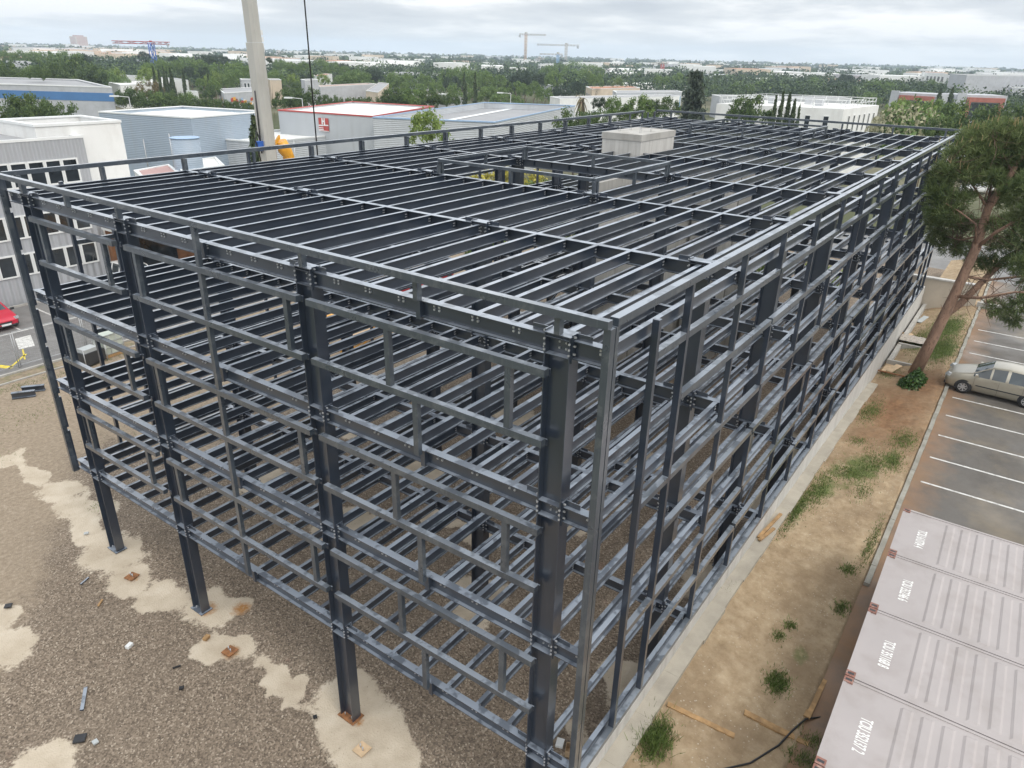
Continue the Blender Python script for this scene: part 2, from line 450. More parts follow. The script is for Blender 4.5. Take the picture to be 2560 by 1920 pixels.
# ---- main beams along Y, with bolt groups where the joists land
def beam_mesh(y0, y1, bolts_at, face, lev=0):
    b = MB()
    b.ibeam((0, y0, 0), (0, y1, 0), BH, BB, side=(1, 0, 0))
    for yy in bolts_at:
        for dy in (-0.055, 0.055):
            for z in ((-0.065, -0.125) if lev == 3 else (-0.10,)):
                for f in face: bolt(b, f * 0.016, yy + dy, z, 0)
        for f in (-1, 1):                                             # cleats that take the joists
            if f not in face: b.box(*sorted((f * 0.006, f * 0.082)), yy - .004 + .012, yy + .004 + .012, -0.22, -0.03)
    return b.mesh('main_beam', SM)
spans = [(YC[k] + CD / 2 + .024, YC[k + 1] - CD / 2 - .024) for k in range(3)] + [(YR, -CD / 2 - .024), (YC[3] + CD / 2 + .024, YL)]
bm_cache = {}
beams = []
for i, x in enumerate(XF):
    for l, z in enumerate(LV):
        for k, (a, c) in enumerate(spans):
            face = (-1,) if i == 0 else ((1,) if i == 8 else (-1,))
            key = (k, i == 0, l == 3)
            if key not in bm_cache:
                ba = [y for y in JY if a + 0.05 < y < c - 0.05]
                if i == 0 and k == 3: ba = [YR + 0.09]
                bm_cache[key] = beam_mesh(a, c, ba, (-1,) if i == 0 else (), l)
            sc_ = seen(x, (a + c) / 2, z) * (c - a) * (3 if i == 0 else 1) * (2 if l == 3 else 1)
            beams.append((sc_, bm_cache[key], (x, 0, z)))
emit('main_beam', beams)

# ---- joists along X
def joist_mesh(L):
    b = MB()
    b.ibeam((0.088, 0, 0), (L - 0.088, 0, 0), JH, JB, tw=.010, tf=.014, side=(0, 1, 0))
    for x in (0.13, L - 0.13):                                        # bolted cleats at both ends
        b.box(x - .04, x + .04, -0.016, -0.006, -0.19, -0.045)
        for dx in (-.02, .02):
            for z in (-.085, -.15):
                bolt(b, x + dx, -0.02, z, 1, .012, .010)
    return b.mesh('joist', SM)
jm = [joist_mesh(XF[i + 1] - XF[i]) for i in range(8)]
joists = []
for l, z in enumerate(LV):
    for i in range(8):
        for j, y in enumerate(JY):
            if i == 2 and l >= 2 and YC[1] + .1 < y < YC[2] - .1: continue          # hatch in the roof and the floor below
            if 3 < i < 6 and YC[1] + .9 < y < YC[2] - .9 and l < 3 : continue        # stair and lift shaft
            if i == 4 and 9.3 < y < 11.6: continue
            if i == 0 and l == 2 and y > 18.2: pass
            onc = any(abs(y - c) < 0.01 for c in YC)
            joists.append((seen(XF[i] + 2.7, y, z) * (2.5 if l == 3 else 1), jm[i], (XF[i], y, z - 0.002)))
emit('joist', joists)

# ---- diagonal bracing seen inside the lower levels
br = []
for (x0, y, l, x1) in ((5.5, 5.8, 1, 11.0), (16.5, 12.46, 1, 22.0), (11.0, 0.02, 0, 16.5)):
    b = MB()
    b.tube([(x0 + .15, y + .3, LV[l] - 2.7), (x1 - .15, y + .3, LV[l] - .35)], .04, 6)
    b.build('brace', SM, steel)

# ---- girts, posts and parapet of the four sides
GZ = []
for L in LV[1:]: GZ += [L - 0.50, L - 1.73]
GT = 0.13
def boxmesh(name, x0, x1, y0, y1, z0, z1, mat=2):
    key = (name, round(x1 - x0, 3), round(y1 - y0, 3), round(z1 - z0, 3), mat)
    if key not in bm_cache:
        bm_cache[key] = MB().box(0, x1 - x0, 0, y1 - y0, 0, z1 - z0, mat).mesh(name, SM)
    return bm_cache[key], (x0, y0, z0)
rails, posts, para, pposts = [], [], [], []
def add(lst, name, *q, mat=2):
    x0, x1, y0, y1, z0, z1 = q[:6]
    me, loc = boxmesh(name, x0, x1, y0, y1, z0, z1, mat)
    lst.append((seen((x0 + x1) / 2, (y0 + y1) / 2, (z0 + z1) / 2) * max(x1 - x0, y1 - y0, z1 - z0), me, loc))
# near side (x = 0) and far side
for side, xs in ((-1, -0.30), (1, XF[8] + 0.17)):
    x0, x1 = xs, xs + 0.13
    for zt in GZ:
        for a, c in ((0.10, 5.60), (5.88, 12.20), (12.72, 17.12)):
            add(rails, 'wall_rail', x0, x1, a, c, zt - GT, zt)
    px0, px1 = (xs + .015, xs + .115)
    for li, L in enumerate(LV[1:]):
        g1, g2, low = L - 0.50, L - 1.73, LV[li]
        for y in (0.74, 3.42, 6.20, 11.75, 13.22, 16.55):
            add(posts, 'wall_post', px0, px1, y, y + .12, g2 + .003, g1 - GT - .003)
        add(posts, 'wall_post', px0, px1, 2.78, 2.90, low - .02, g2 - GT - .003)
        add(posts, 'wall_post', px0, px1, 9.07, 9.19, g1 + .003, L + (0.37 if L > 12 else low * 0) - (0 if L > 12 else .02))
        add(posts, 'wall_post', px0, px1, 9.07, 9.19, g2 + .003, g1 - GT - .003)
        add(posts, 'wall_post', px0, px1, 9.07, 9.19, low - .02, g2 - GT - .003)
    # clips that hold the rails on the columns
    for zt in GZ:
        for y in (0.0, 5.74, 12.46, 17.2):
            b = (x1 + .002, (-0.142 if side < 0 else x1 + .03)) if side < 0 else (XF[8] + .142, x0 - .002)
            if b[1] > b[0]: add(posts, 'rail_bracket', b[0], b[1], y + .08, y + .15, zt - .14, zt - .02, mat=0)
    # parapet
    edges = [YR - .08, 2.85, 5.80, 9.13, 12.46, 15.0, 18.46]
    for a, c in ((YR - .08, 5.80), (5.803, 12.46), (12.463, 18.67)):
        add(para, 'parapet_rail', x0, x1, a, c, 12.39, 12.515)
    for y in (0.0, 2.85, 5.80, 12.46, 15.0, 17.43):
        add(pposts, 'parapet_post', -.05 + (0 if side < 0 else XF[8]) - (.12 if side < 0 else -.03), (-.05 + (0 if side < 0 else XF[8]) - (.0 if side < 0 else -.15)), y - .05, y + .05, 12.075 if y in YC else 12.014, 12.387)
    # web stiffeners in line with the posts
    for L in LV:
        for y in (2.84, 9.13):
            s = -1 if side < 0 else 1
            xx = sorted((s * .0085, s * .115))
            add(posts, 'beam_stiffener', xx[0] + (XF[8] if side > 0 else 0), xx[1] + (XF[8] if side > 0 else 0), y - .05, y + .05, L - .34, L + .006, mat=0)
# right side and left side
def long_side(yo, yi, s, zbot, first):
    xs = [-0.09, 1.45, 2.72] + [5.5, 8.1, 11.0, 13.7, 16.5, 19.2, 22.0, 24.7, 27.5, 30.2, 33.0, 35.8, 38.7, 40.6, 42.6]
    for zt in GZ + ([LV[0] - .0 + .0] if 0 else []):
        for k in range(1, len(xs) - 1):
            if first and k == 1 and zt in (GZ[1], GZ[3], GZ[5]): continue
            if k % 2 == 1 and k > 2: continue
            k2 = k + 1 if k < 2 else k + 2
            if k >= 2 and k % 2 == 1: continue
            k2 = min(k2, len(xs) - 1)
            add(rails, 'wall_rail', xs[k] + .06, xs[k2] - .06, yo, yi, zt - GT, zt)
    top = 12.385
    for k, x in enumerate(xs):
        full = k in (0, 1, 2) or k % 2 == 1 or k >= len(xs) - 2
        if k == 0:
            add(posts, 'corner_post', x - .16, x - .02, yo, yi, zbot, top)
            if first: add(posts, 'corner_post', x + .005, x + .105, yo, yi, zbot, top); continue
        if k == 1:
            add(posts, 'wall_post', x - .05, x + .05, yo, yi, zbot, 12.08, mat=0); continue
        if k in (2, len(xs) - 1):
            add(posts, 'wall_post', x - .05, x + .05, yo, yi, zbot, top, mat=0); continue
        for li, L in enumerate(LV[1:]):
            g1, g2, low = L - 0.50, L - 1.73, LV[li]
            up = top if L > 12 else (L + LV[li + 2] - LV[li + 1] - 1.73 - GT - .003 if li < 2 else top)
            if L <= 12: up = GZ[2 * (li + 1) + 1] - GT - .003
            add(posts, 'wall_post', x - .045, x + .045, yo + .006, yi - .006, g1 + .003, up, mat=0)
            if full: add(posts, 'wall_post', x - .045, x + .045, yo + .006, yi - .006, g2 + .003, g1 - GT - .003, mat=0)
            if li == 0: add(posts, 'wall_post', x - .045, x + .045, yo + .006, yi - .006, zbot, g2 - GT - .003, mat=0)
    for a, c in ((0, 2), (2, 4), (4, 6), (6, 8), (8, 10), (10, 12), (12, 14), (14, 16)):
        a2 = xs[a] + (.02 if a else 0.03); 
        add(para, 'parapet_rail', a2, xs[c] + (.018 if c < 16 else .2), yo - .01, yi + .01, 12.388, 12.515)
    for x in xs[1:]:
        for L in LV:                                                  # stub brackets that carry the posts
            pass
YRO = -0.945
long_side(YRO, YRO + .12, -1, 2.995, True)
long_side(18.40 + .285, 18.52 + .285, 1, 2.72, False)
# eave rails at the stub ends
add(rails, 'base_rail', -0.26, 43.0, YRO - .005, YRO + .125, 2.865, 2.99)
for y0 in (YRO + .125,):
    for i, x in enumerate(XF):
        for L in LV[1:]:
            add(posts, 'rail_bracket', x - .06, x + .06, YRO + .123, YR - .002, L - .26, L - .06, mat=0)
for L in LV: pass
emit('wall_rail', rails)
emit('wall_post', posts)
emit('parapet_rail', para)
emit('parapet_post', pposts)
# left parapet posts stand on the edge joist
pl = []
for x in [0.3, 2.7] + [2.75 * k for k in range(2, 16)]:
    add(pl, 'parapet_post', x - .05, x + .05, YL - .10, YL - .02, 12.012, 12.386)
emit('parapet_post', pl)

# ---- raised kerb frames round the two roof hatches
def hatch(x0, x1, y0, y1, zt=12.52):
    r, p = [], []
    for a, b in (((x0, y0), (x1, y0)), ((x0, y1), (x1, y1))):
        add(r, 'hatch_rail', a[0], b[0], a[1] - .05, a[1] + .05, zt - .10, zt)
    for x in (x0, x1):
        add(r, 'hatch_rail', x - .05, x + .05, y0 + .053, y1 - .053, zt - .10, zt)
    for x in (x0, (x0 + x1) / 2, x1):
        for y in (y0, y1):
            add(p, 'hatch_post', x - .05, x + .05, y - .045, y + .045, 12.015, zt - .103)
            if x != (x0 + x1) / 2: add(p, 'hatch_post', x - .05 + .18 * (1 if x == x0 else -1), x + .05 + .18 * (1 if x == x0 else -1), y - .045, y + .045, 12.015, zt - .103)
    for x in (x0, x1):
        add(p, 'hatch_post', x - .05, x + .05, (y0 + y1) / 2 - .05, (y0 + y1) / 2 + .05, 12.015, zt - .103)
    for s, me, loc in r: link('hatch_rail', me, steel).location = loc
    for s, me, loc in p: link('hatch_post', me, steel).location = loc
hatch(10.95, 16.35, 5.72, 11.95)
hatch(32.95, 38.3, 5.72, 11.95)

# ================================================================ concrete inside the frame
cr = thing('concrete_lift_shaft', 'pale concrete lift shaft rising through the roof steel with wire loops on top', 'lift shaft')
b = MB().box(21.62, 25.15, 9.46, 11.40, 0, 12.52); b.build('shaft_wall', MT['conc_lt'], cr)
b = MB().box(21.59, 25.18, 9.43, 11.43, 12.523, 12.80); b.build('cap_slab', MT['conc'], cr)
for x in (22.3, 23.4, 24.5):
    for y in (9.9, 10.95):
        b = MB(); b.tube([(x, y, 12.80), (x, y, 12.98), (x + .04, y, 13.03), (x + .09, y, 13.03), (x + .13, y, 12.98), (x + .13, y, 12.80)], .008, 5)
        b.build('lifting_loop', MT['lamp'], cr)
wl = thing('concrete_stair_wall', 'long pale precast concrete wall standing inside the steel frame below the roof', 'concrete wall')
for k in range(8):
    x = 17.85 + k * 2.02
    if 21.5 < x + 1 < 25.2: y0 = 9.22
    else: y0 = 9.32
    MB().box(x, x + 1.99, y0, y0 + .16, 0, 11.45 if k % 3 else 11.2).build('wall_panel', MT['conc_lt'], wl)
st = thing('concrete_stair_tower', 'second pale concrete shaft standing below the roof steel behind the lift shaft', 'stair tower')
MB().box(27.9, 30.4, 7.7, 9.15, 0, 11.42).build('shaft_wall', MT['conc_lt'], st)
MB().box(30.6, 32.7, 7.7, 9.15, 0, 11.30).build('landing_wall', MT['conc'], st)
# ================================================================ ground
def fbm(x, y, seed=0, octv=4):
    """cheap value noise on numpy arrays"""
    out = np.zeros_like(x, float); amp = 1.0; tot = 0
    r = np.random.default_rng(seed); perm = r.random((64, 64))
    for o in range(octv):
        fx, fy = x * (2 ** o), y * (2 ** o)
        ix, iy = np.floor(fx).astype(int), np.floor(fy).astype(int)
        tx, ty = fx - ix, fy - iy
        tx = tx * tx * (3 - 2 * tx); ty = ty * ty * (3 - 2 * ty)
        g = lambda a, c: perm[(ix + a) % 64, (iy + c) % 64]
        out += amp * ((g(0, 0) * (1 - tx) + g(1, 0) * tx) * (1 - ty) + (g(0, 1) * (1 - tx) + g(1, 1) * tx) * ty)
        tot += amp; amp *= .5
    return out / tot

def sheet(name, xs, ys, zfun, mat, attrs=None, kind='structure'):
    X, Y = np.meshgrid(xs, ys, indexing='ij')
    Z = zfun(X, Y)
    nx, ny = len(xs), len(ys)
    v = np.stack([X, Y, Z], -1).reshape(-1, 3)
    i = np.arange((nx - 1) * (ny - 1)); a = (i // (ny - 1)) * ny + i % (ny - 1)
    q = np.stack([a, a + ny, a + ny + 1, a + 1], -1)
    me = bpy.data.meshes.new(name)
    me.vertices.add(len(v)); me.vertices.foreach_set('co', v.ravel())
    me.loops.add(q.size); me.loops.foreach_set('vertex_index', q.ravel())
    me.polygons.add(len(q)); me.polygons.foreach_set('loop_start', np.arange(len(q)) * 4); me.polygons.foreach_set('loop_total', np.full(len(q), 4))
    me.update(calc_edges=True)
    me.polygons.foreach_set('use_smooth', np.ones(len(q), bool))
    for k, fn in (attrs or {}).items():
        at_ = me.attributes.new(k, 'FLOAT', 'POINT'); at_.data.foreach_set('value', fn(X, Y).ravel().astype(np.float32))
    me.materials.append(mat)
    o = link(name, me); o['kind'] = kind
    return o

def attr(nt, name):
    a = nt.nodes.new('ShaderNodeAttribute'); a.attribute_name = name
    return a.outputs['Fac']

def gravel_mat():
    m, nt, b, _ = newmat('yard_gravel')
    v = pos(nt)
    vo = nt.nodes.new('ShaderNodeTexVoronoi'); vo.inputs['Scale'].default_value = 24.0; nt.links.new(v, vo.inputs['Vector'])
    g = ramp(nt, vo.outputs['Color'], [(0.0, (0.07, 0.053, 0.039)), (0.4, (0.165, 0.129, 0.096)), (0.75, (0.27, 0.214, 0.16)), (1.0, (0.48, 0.41, 0.325))])
    n1 = noise(nt, v, 0.35, 5)
    g = mix(nt, ramp(nt, n1, [(0.3, 0.0), (0.75, 0.55)]), g, mix(nt, 0.5, g, (0.215, 0.175, 0.135)))
    red = noise(nt, v, 0.9, 3)
    g = mix(nt, ramp(nt, red, [(0.66, 0.0), (0.76, 0.28)]), g, (0.33, 0.19, 0.15))
    # beige trodden soil
    soil = ramp(nt, noise(nt, v, 7.0, 6, .7), [(0.25, (0.20, 0.155, 0.11)), (0.55, (0.30, 0.24, 0.175)), (0.8, (0.42, 0.355, 0.28))])
    e = nt.nodes.new('ShaderNodeMath'); e.operation = 'MULTIPLY_ADD'; e.inputs[1].default_value = 1.0; e.inputs[2].default_value = -.5
    nt.links.new(mix(nt, .55, noise(nt, v, 2.2, 6, .7), noise(nt, v, 11, 3, .7)), e.inputs[0])
    def edge(name, lo, hi, w=1.0):
        ad = nt.nodes.new('ShaderNodeMath'); ad.operation = 'MULTIPLY_ADD'; ad.inputs[1].default_value = w
        nt.links.new(e.outputs[0], ad.inputs[0]); nt.links.new(attr(nt, name), ad.inputs[2])
        return ramp(nt, ad.outputs[0], [(lo, 0.0), (hi, 1.0)])
    c = mix(nt, edge('soil', .40, .62), g, soil)
    sand = ramp(nt, noise(nt, v, 1.1, 6, .65), [(0.25, (0.40, 0.33, 0.245)), (0.6, (0.53, 0.455, 0.355)), (0.85, (0.60, 0.54, 0.45))])
    speck = ramp(nt, noise(nt, v, 16, 3, .7), [(0.66, 0.0), (0.72, 0.8)])
    sand = mix(nt, speck, sand, (0.2, 0.16, 0.12))
    c = mix(nt, edge('sand', .42, .56), c, sand)
    c = mix(nt, edge('rust', .45, .8), c, (0.34, 0.17, 0.06))
    nt.links.new(c, b.inputs['Base Color'])
    b.inputs['Roughness'].default_value = 0.95; b.inputs['Specular IOR Level'].default_value = .2
    hh = mix(nt, 0.5, vo.outputs['Distance'], noise(nt, v, 3, 5))
    bump(nt, b, hh, 0.6, 0.03)
    return m

PATCH = [  # sandy concrete spots at the footings (x, y, rx, ry)
    (0.05, 5.5, 1.05, 1.5), (-0.35, 4.5, .8, 1.1), (0.35, 6.4, .7, .8), (-0.45, 8.2, .32, 1.0), (-.5, 7.4, .25, .9), (-0.55, 10.2, .75, .95), (0.2, 12.3, 1.0, 1.25), (0.95, 11.9, .6, .7),
    (-0.45, 14.0, .55, .9), (-0.5, 15.6, .8, 1.0), (0.1, 17.4, 1.05, 1.4), (-0.1, 19.0, .7, 1.3), (0.4, 20.8, 1.0, 1.3), (0.5, 22.6, .9, 1.1), (0.45, 24.6, .6, 1.3), (0.4, 26.6, .8, 1.1),
    (-4.1, 15.9, .75, 1.2), (-3.7, 17.1, .4, .7), (-5.4, 10.4, .9, 1.1), (-1.2, 2.6, .8, .9),
    (5.5, 5.8, 1.3, 1.0), (5.5, 12.46, 1.2, 1.3), (5.5, 0.4, 1.2, .8), (11, 5.8, 1.4, 1.1), (11, 12.4, 1.3, 1.2), (11, 0.4, 1.6, .9), (16.5, 5.8, 1.4, 1.2), (16.5, 0.4, 1.6, .9), (5.6, 17.4, 1.0, 1.1), (11, 17.4, 1.1, 1.0), (22, 0.6, 1.5, .9), (2.6, -.3, 1.2, .3), (8, -.2, 1.8, .35), (8.2, 9, .5, 2.2), (16.5, 12.5, 1.2, 1.2), (3.1, .2, .5, .7)]
def f_sand(X, Y):
    o = np.zeros_like(X)
    wx = (fbm(X * .9 + 5, Y * .9, 31) - .5) * 1.5 + (fbm(X * 2.7, Y * 2.7, 33) - .5) * .5
    wy = (fbm(X * .9, Y * .9 + 9, 32) - .5) * 1.5 + (fbm(X * 2.7 + 4, Y * 2.7, 34) - .5) * .5
    X, Y = X + wx, Y + wy
    for (x, y, rx, ry) in PATCH:
        d = np.sqrt(((X - x) / rx) ** 2 + ((Y - y) / ry) ** 2)
        o = np.maximum(o, np.clip(1.30 - .95 * d, 0, 1))
    return o
def f_soil(X, Y):
    return np.clip(np.maximum((Y - 19.5 - 1.6 * X * (X < 4)) / 9.0 + .25, (Y - 22) / 6.0) + (fbm(X * .35 + 40, Y * .35 + 9, 3) - .5) * .8, 0, 1)
def f_rust(X, Y):
    o = np.zeros_like(X)
    for (x, y, r) in ((-0.55, 10.2, .42), (0.1, 12.3, .5), (.75, 11.5, .5), (0.0, 5.5, .28), (-.5, 15.5, .3)):
        o = np.maximum(o, np.clip(1.0 - np.hypot(X - x, Y - y) / r * .75, 0, .8))
    return o
def zg(X, Y):
    return (fbm(X * 1.1 + 3, Y * 1.1 + 7, 5) - .5) * .07 - 0.02
sheet('ground_gravel_yard', np.arange(-13, 62.1, .22), np.arange(-0.93, 35.21, .22), zg, gravel_mat(), {'sand': f_sand, 'soil': f_soil, 'rust': f_rust})

# wide land sheet to the horizon
def land_mat():
    m, nt, b, _ = newmat('distant_land')
    v = pos(nt)
    c = ramp(nt, noise(nt, v, 0.012, 6, .6), [(0.3, (0.06, 0.075, 0.035)), (0.5, (0.11, 0.115, 0.065)), (0.62, (0.2, 0.18, 0.13)), (0.75, (0.10, 0.105, 0.06))])
    nt.links.new(c, b.inputs['Base Color']); b.inputs['Roughness'].default_value = 1.0; b.inputs['Specular IOR Level'].default_value = 0.1
    return m
b = MB()
ring = [0, 60, 140, 300, 600, 1000, 1600, 2300, 2900, 3300, 3600]
rows = []
for k, rr in enumerate(ring[1:]):
    row = []
    for a in range(180):
        t = 2 * math.pi * a / 180
        z = -0.12
        if rr == 2900: z = 3 + 5 * math.sin(t * 9 + 1) * math.sin(t * 4.3)
        if rr == 3300: z = 6 + 6 * math.sin(t * 13) * math.sin(t * 5.1 + 2) + 2 * math.sin(t * 47)
        row.append((rr * math.cos(t), rr * math.sin(t), z))
    rows.append(row)
b.grid(rows, close=True)
b.poly(rows[0])
o = b.build('land', land_mat()); o['kind'] = 'structure'

# ---- road, kerb and car park on the left
def asphalt(name, lo, hi, extra=None):
    m, nt, b, _ = newmat(name)
    v = pos(nt)
    c = ramp(nt, noise(nt, v, 0.6, 6, .65), [(0.3, lo), (0.7, hi)])
    c = mix(nt, ramp(nt, noise(nt, v, 60, 2), [(0.35, 0.0), (0.8, 0.35)]), c, tuple(k * 1.9 for k in hi))
    c = mix(nt, ramp(nt, noise(nt, v, 0.28, 5), [(0.55, 0.0), (0.66, 0.5)]), c, tuple(k * 1.35 for k in hi))
    if extra: c = extra(nt, v, c)
    nt.links.new(c, b.inputs['Base Color'])
    nt.links.new(ramp(nt, noise(nt, v, .5, 4), [(0.35, .42), (0.65, .9)]), b.inputs['Roughness'])
    bump(nt, b, noise(nt, v, 45, 3), .25, .01)
    return m
MT['asphalt'] = asphalt('road_asphalt', (0.13, 0.125, 0.12), (0.19, 0.183, 0.175))
def flat(name, x0, x1, y0, y1, z, mat, kind='structure'):
    b = MB(); b.poly([(x0, y0, z), (x1, y0, z), (x1, y1, z), (x0, y1, z)])
    o = b.build(name, mat)
    if kind: o['kind'] = kind
    return o
flat('road', -60, 70, 36.05, 47.4, -0.004, MT['asphalt'])
flat('verge', -60, 70, 35.1, 36.0, -0.008, simple('verge_soil', (.24, .19, .13), .95, 0, .3, 4, dirt=(.12, .14, .05), dscale=1.5, dirt_amt=.7))
b = MB().box(-60, 70, 35.95, 36.10, -.02, .09); o = b.build('kerb', MT['conc']); tag(o, 'concrete kerb between the dirt yard and the road', 'kerb', kind='structure')
b = MB().box(-60, 70, 34.9, 35.0, -.02, .05); o = b.build('kerb', MT['conc']); o['kind'] = 'structure'
b = MB().box(-60, 15.4, 47.3, 47.42, -.02, .12); o = b.build('kerb', MT['conc']); o['kind'] = 'structure'
b = MB()
for k in range(9): b.box(7.45 - k * 2.4 + 4.8, 7.55 - k * 2.4 + 4.8, 42.6, 47.0, -.02, 0.001)
b.poly([(6.05, 39.4, .0005), (6.85, 39.3, .0005), (7.5, 41.35, .0005), (6.65, 41.35, .0005)])
b.box(-60, 60, 42.42, 42.54, -.02, 0.0008)
o = b.build('road_markings', MT['paintline']); o['kind'] = 'structure'
b = MB()
for (p, q, w) in (((3.6, 39.2), (4.7, 36.9), .35), ((4.5, 36.9), (6.0, 38.4), .12), ((5.6, 37.6), (6.2, 39.3), .08)):
    p = np.array(p); q = np.array(q); n = np.array([-(q - p)[1], (q - p)[0]]); n = n / np.linalg.norm(n) * w / 2
    b.poly([(*(p + n), .001), (*(p - n), .001), (*(q - n), .001), (*(q + n), .001)])
o = b.build('yellow_road_marking', MT['paintyel']); o['kind'] = 'structure'

# ---- raised ground on the right
WX = [-9, 2, 6, 8, 14, 18, 22, 26, 30, 34, 46, 60]
WZ = [2.42, 2.42, 2.42, 2.38, 2.2, 2.06, 1.85, 1.62, 1.3, 1.12, 1.3, 1.3]
PZ = 1.98
def soilz(X, Y):
    wz = np.interp(X, WX, WZ)
    t = np.clip((-1.1 - Y) / 2.6, 0, 1)
    z = wz * (1 - t) + (PZ + .07) * t
    near = (X < 12) * np.clip((-Y - 4.0), 0, 1)
    z = np.where(Y < -4.12, PZ - .06 + (X < 15) * 0.0, z)
    bumps = (fbm(X * 1.6, Y * 1.6, 8) - .5) * .12 + (fbm(X * 7, Y * 7, 9, 2) - .5) * .05
    return z + bumps * (Y > -4.1)
def soil_mat():
    m, nt, b, _ = newmat('dirt_strip')
    v = pos(nt)
    c = ramp(nt, noise(nt, v, 3.0, 7, .7), [(0.25, (0.24, 0.17, 0.10)), (0.5, (0.36, 0.27, 0.17)), (0.8, (0.50, 0.40, 0.275))])
    wet = ramp(nt, noise(nt, v, .45, 5, .6), [(0.45, 0.0), (0.62, .6)])
    c = mix(nt, wet, c, (0.20, 0.14, 0.085))
    peb = nt.nodes.new('ShaderNodeTexVoronoi'); peb.inputs['Scale'].default_value = 9.0; nt.links.new(v, peb.inputs['Vector'])
    pm = ramp(nt, peb.outputs['Distance'], [(0.10, 0.75), (0.2, 0.0)])
    c = mix(nt, mix(nt, 1.0, pm, ramp(nt, noise(nt, v, 1.0, 3), [(.4, .2), (.6, 1.0)]), 'MULTIPLY'), c, (0.50, 0.45, 0.37))
    needles = ramp(nt, noise(nt, v, 5, 6, .7), [(0.3, (0.16, 0.085, 0.045)), (0.7, (0.30, 0.17, 0.09))])
    c = mix(nt, attr(nt, 'needles'), c, needles)
    g = ramp(nt, noise(nt, v, 6, 6, .7), [(0.3, (0.06, 0.09, 0.025)), (0.7, (0.15, 0.185, 0.06))])
    ge = nt.nodes.new('ShaderNodeMath'); ge.operation = 'MULTIPLY_ADD'; ge.inputs[1].default_value = .9
    nt.links.new(noise(nt, v, 1.8, 6, .7), ge.inputs[0]); nt.links.new(attr(nt, 'grass'), ge.inputs[2])
    c = mix(nt, ramp(nt, ge.outputs[0], [(.78, 0), (1.05, .85)]), c, g)
    nt.links.new(c, b.inputs['Base Color']); b.inputs['Roughness'].default_value = .95; b.inputs['Specular IOR Level'].default_value = .2
    bump(nt, b, noise(nt, v, 7, 6, .7), .7, .05)
    return m
def gauss(X, Y, L):
    o = np.zeros_like(X)
    for (x, y, rx, ry, a) in L: o = np.maximum(o, a * np.exp(-(((X - x) / rx) ** 2 + ((Y - y) / ry) ** 2)))
    return o
GR = [(15.5, -1.9, 2.0, .5, .55), (18, -2.6, 1.8, .9, .6), (19.5, -3.3, 1.3, .5, .55), (13.5, -1.55, 2.2, .3, .5), (34.5, -3.2, 2.5, .9, .75), (36, -1.9, 2, .6, .6), (39, -3, 3, 1, .75), (30.5, -1.5, 1, .4, .3), (7.0, -3.4, .5, .3, .6), (17, -2, 2.6, 1.0, .45)]
def f_grass(X, Y): return gauss(X, Y, GR)
def f_need(X, Y): return np.clip(gauss(X, Y, [(24.5, -2.6, 4.5, 1.6, .95), (28, -3.2, 3, 1.2, .9), (21.5, -2.4, 2.5, 1.2, .6)]) + (fbm(X * 2, Y * 2, 12) - .5) * .5, 0, 1) * (X > 17)
sheet('dirt_strip', np.arange(-9, 60.1, .14), np.append(np.arange(-4.13, -1.0, .07), -0.96), soilz, soil_mat(), {'grass': f_grass, 'needles': f_need})

def park_extra(nt, v, c):
    c = mix(nt, ramp(nt, noise(nt, v, .35, 6, .65), [(0.5, 0.0), (0.68, .55)]), c, (0.23, 0.185, 0.125))
    s = nt.nodes.new('ShaderNodeSeparateXYZ'); nt.links.new(v, s.inputs[0])
    e = nt.nodes.new('ShaderNodeMath'); e.operation = 'MULTIPLY_ADD'; e.inputs[1].default_value = 2.2
    nt.links.new(noise(nt, v, 1.2, 6, .75), e.inputs[0]); nt.links.new(s.outputs[1], e.inputs[2])
    c = mix(nt, ramp(nt, e.outputs[0], [(0.0, 0), (1.0, 0)]), c, (.25, .14, .07))
    mr = nt.nodes.new('ShaderNodeMapRange'); mr.inputs[1].default_value = -4.35; mr.inputs[2].default_value = -3.0; mr.inputs[3].default_value = 0; mr.inputs[4].default_value = .8
    nt.links.new(e.outputs[0], mr.inputs[0])
    return mix(nt, mr.outputs[0], c, (0.27, 0.15, 0.075))
flat('car_park', -10, 52, -40, -4.10, PZ, asphalt('car_park_asphalt', (0.075, 0.067, 0.058), (0.12, 0.108, 0.094), park_extra))
b = MB()
for x in (13.85, 16.15, 18.48, 20.72, 23.0, 25.3, 27.6, 30.0, 32.3, 34.6, 36.9, 39.2): b.box(x - .05, x + .05, -9.6, -4.55, PZ - .02, PZ + .004)
o = b.build('parking_lines', MT['paintline']); o['kind'] = 'structure'
b = MB()
for k in range(48):
    x = 11.0 + k; b.box(x + .004, x + .996, -4.27 + .012 * math.sin(k * 3.1), -4.12 + .012 * math.sin(k * 3.1), PZ - .1, PZ + .115 + .008 * math.sin(k * 1.7))
o = b.build('kerb', simple('mossy_kerb', (.30, .285, .245), .9, 0, .2, 2, bmp=.3, dirt=(.16, .15, .10), dscale=2.5)); o['kind'] = 'structure'

# retaining wall that carries the right side of the frame, and the footing strip at its foot
rw = thing('retaining_wall', 'low pale concrete retaining wall under the right side of the steel frame', 'wall')
b = MB()
for k in range(14):
    x = -6 + k * 3.55; b.box(x + .006, x + 3.544, -0.955, -0.70, -.3, 2.862)
b.build('wall_panel', MT['conc_lt'], rw)
b = MB()
for k in range(24):
    x = -8 + k * 1.5; z = float(np.interp(x + .7, WX, WZ))
    if x > 27: continue
    b.box(x + .002, x + 1.498, -1.36 - .02 * math.sin(k * 2.3), -0.957, z - .3, z + .075)
b.build('footing_strip', simple('cast_footing', (.37, .335, .275), .9, 0, .14, 1.2, bmp=.25, dirt=(.22, .2, .17), dscale=1.6), rw)

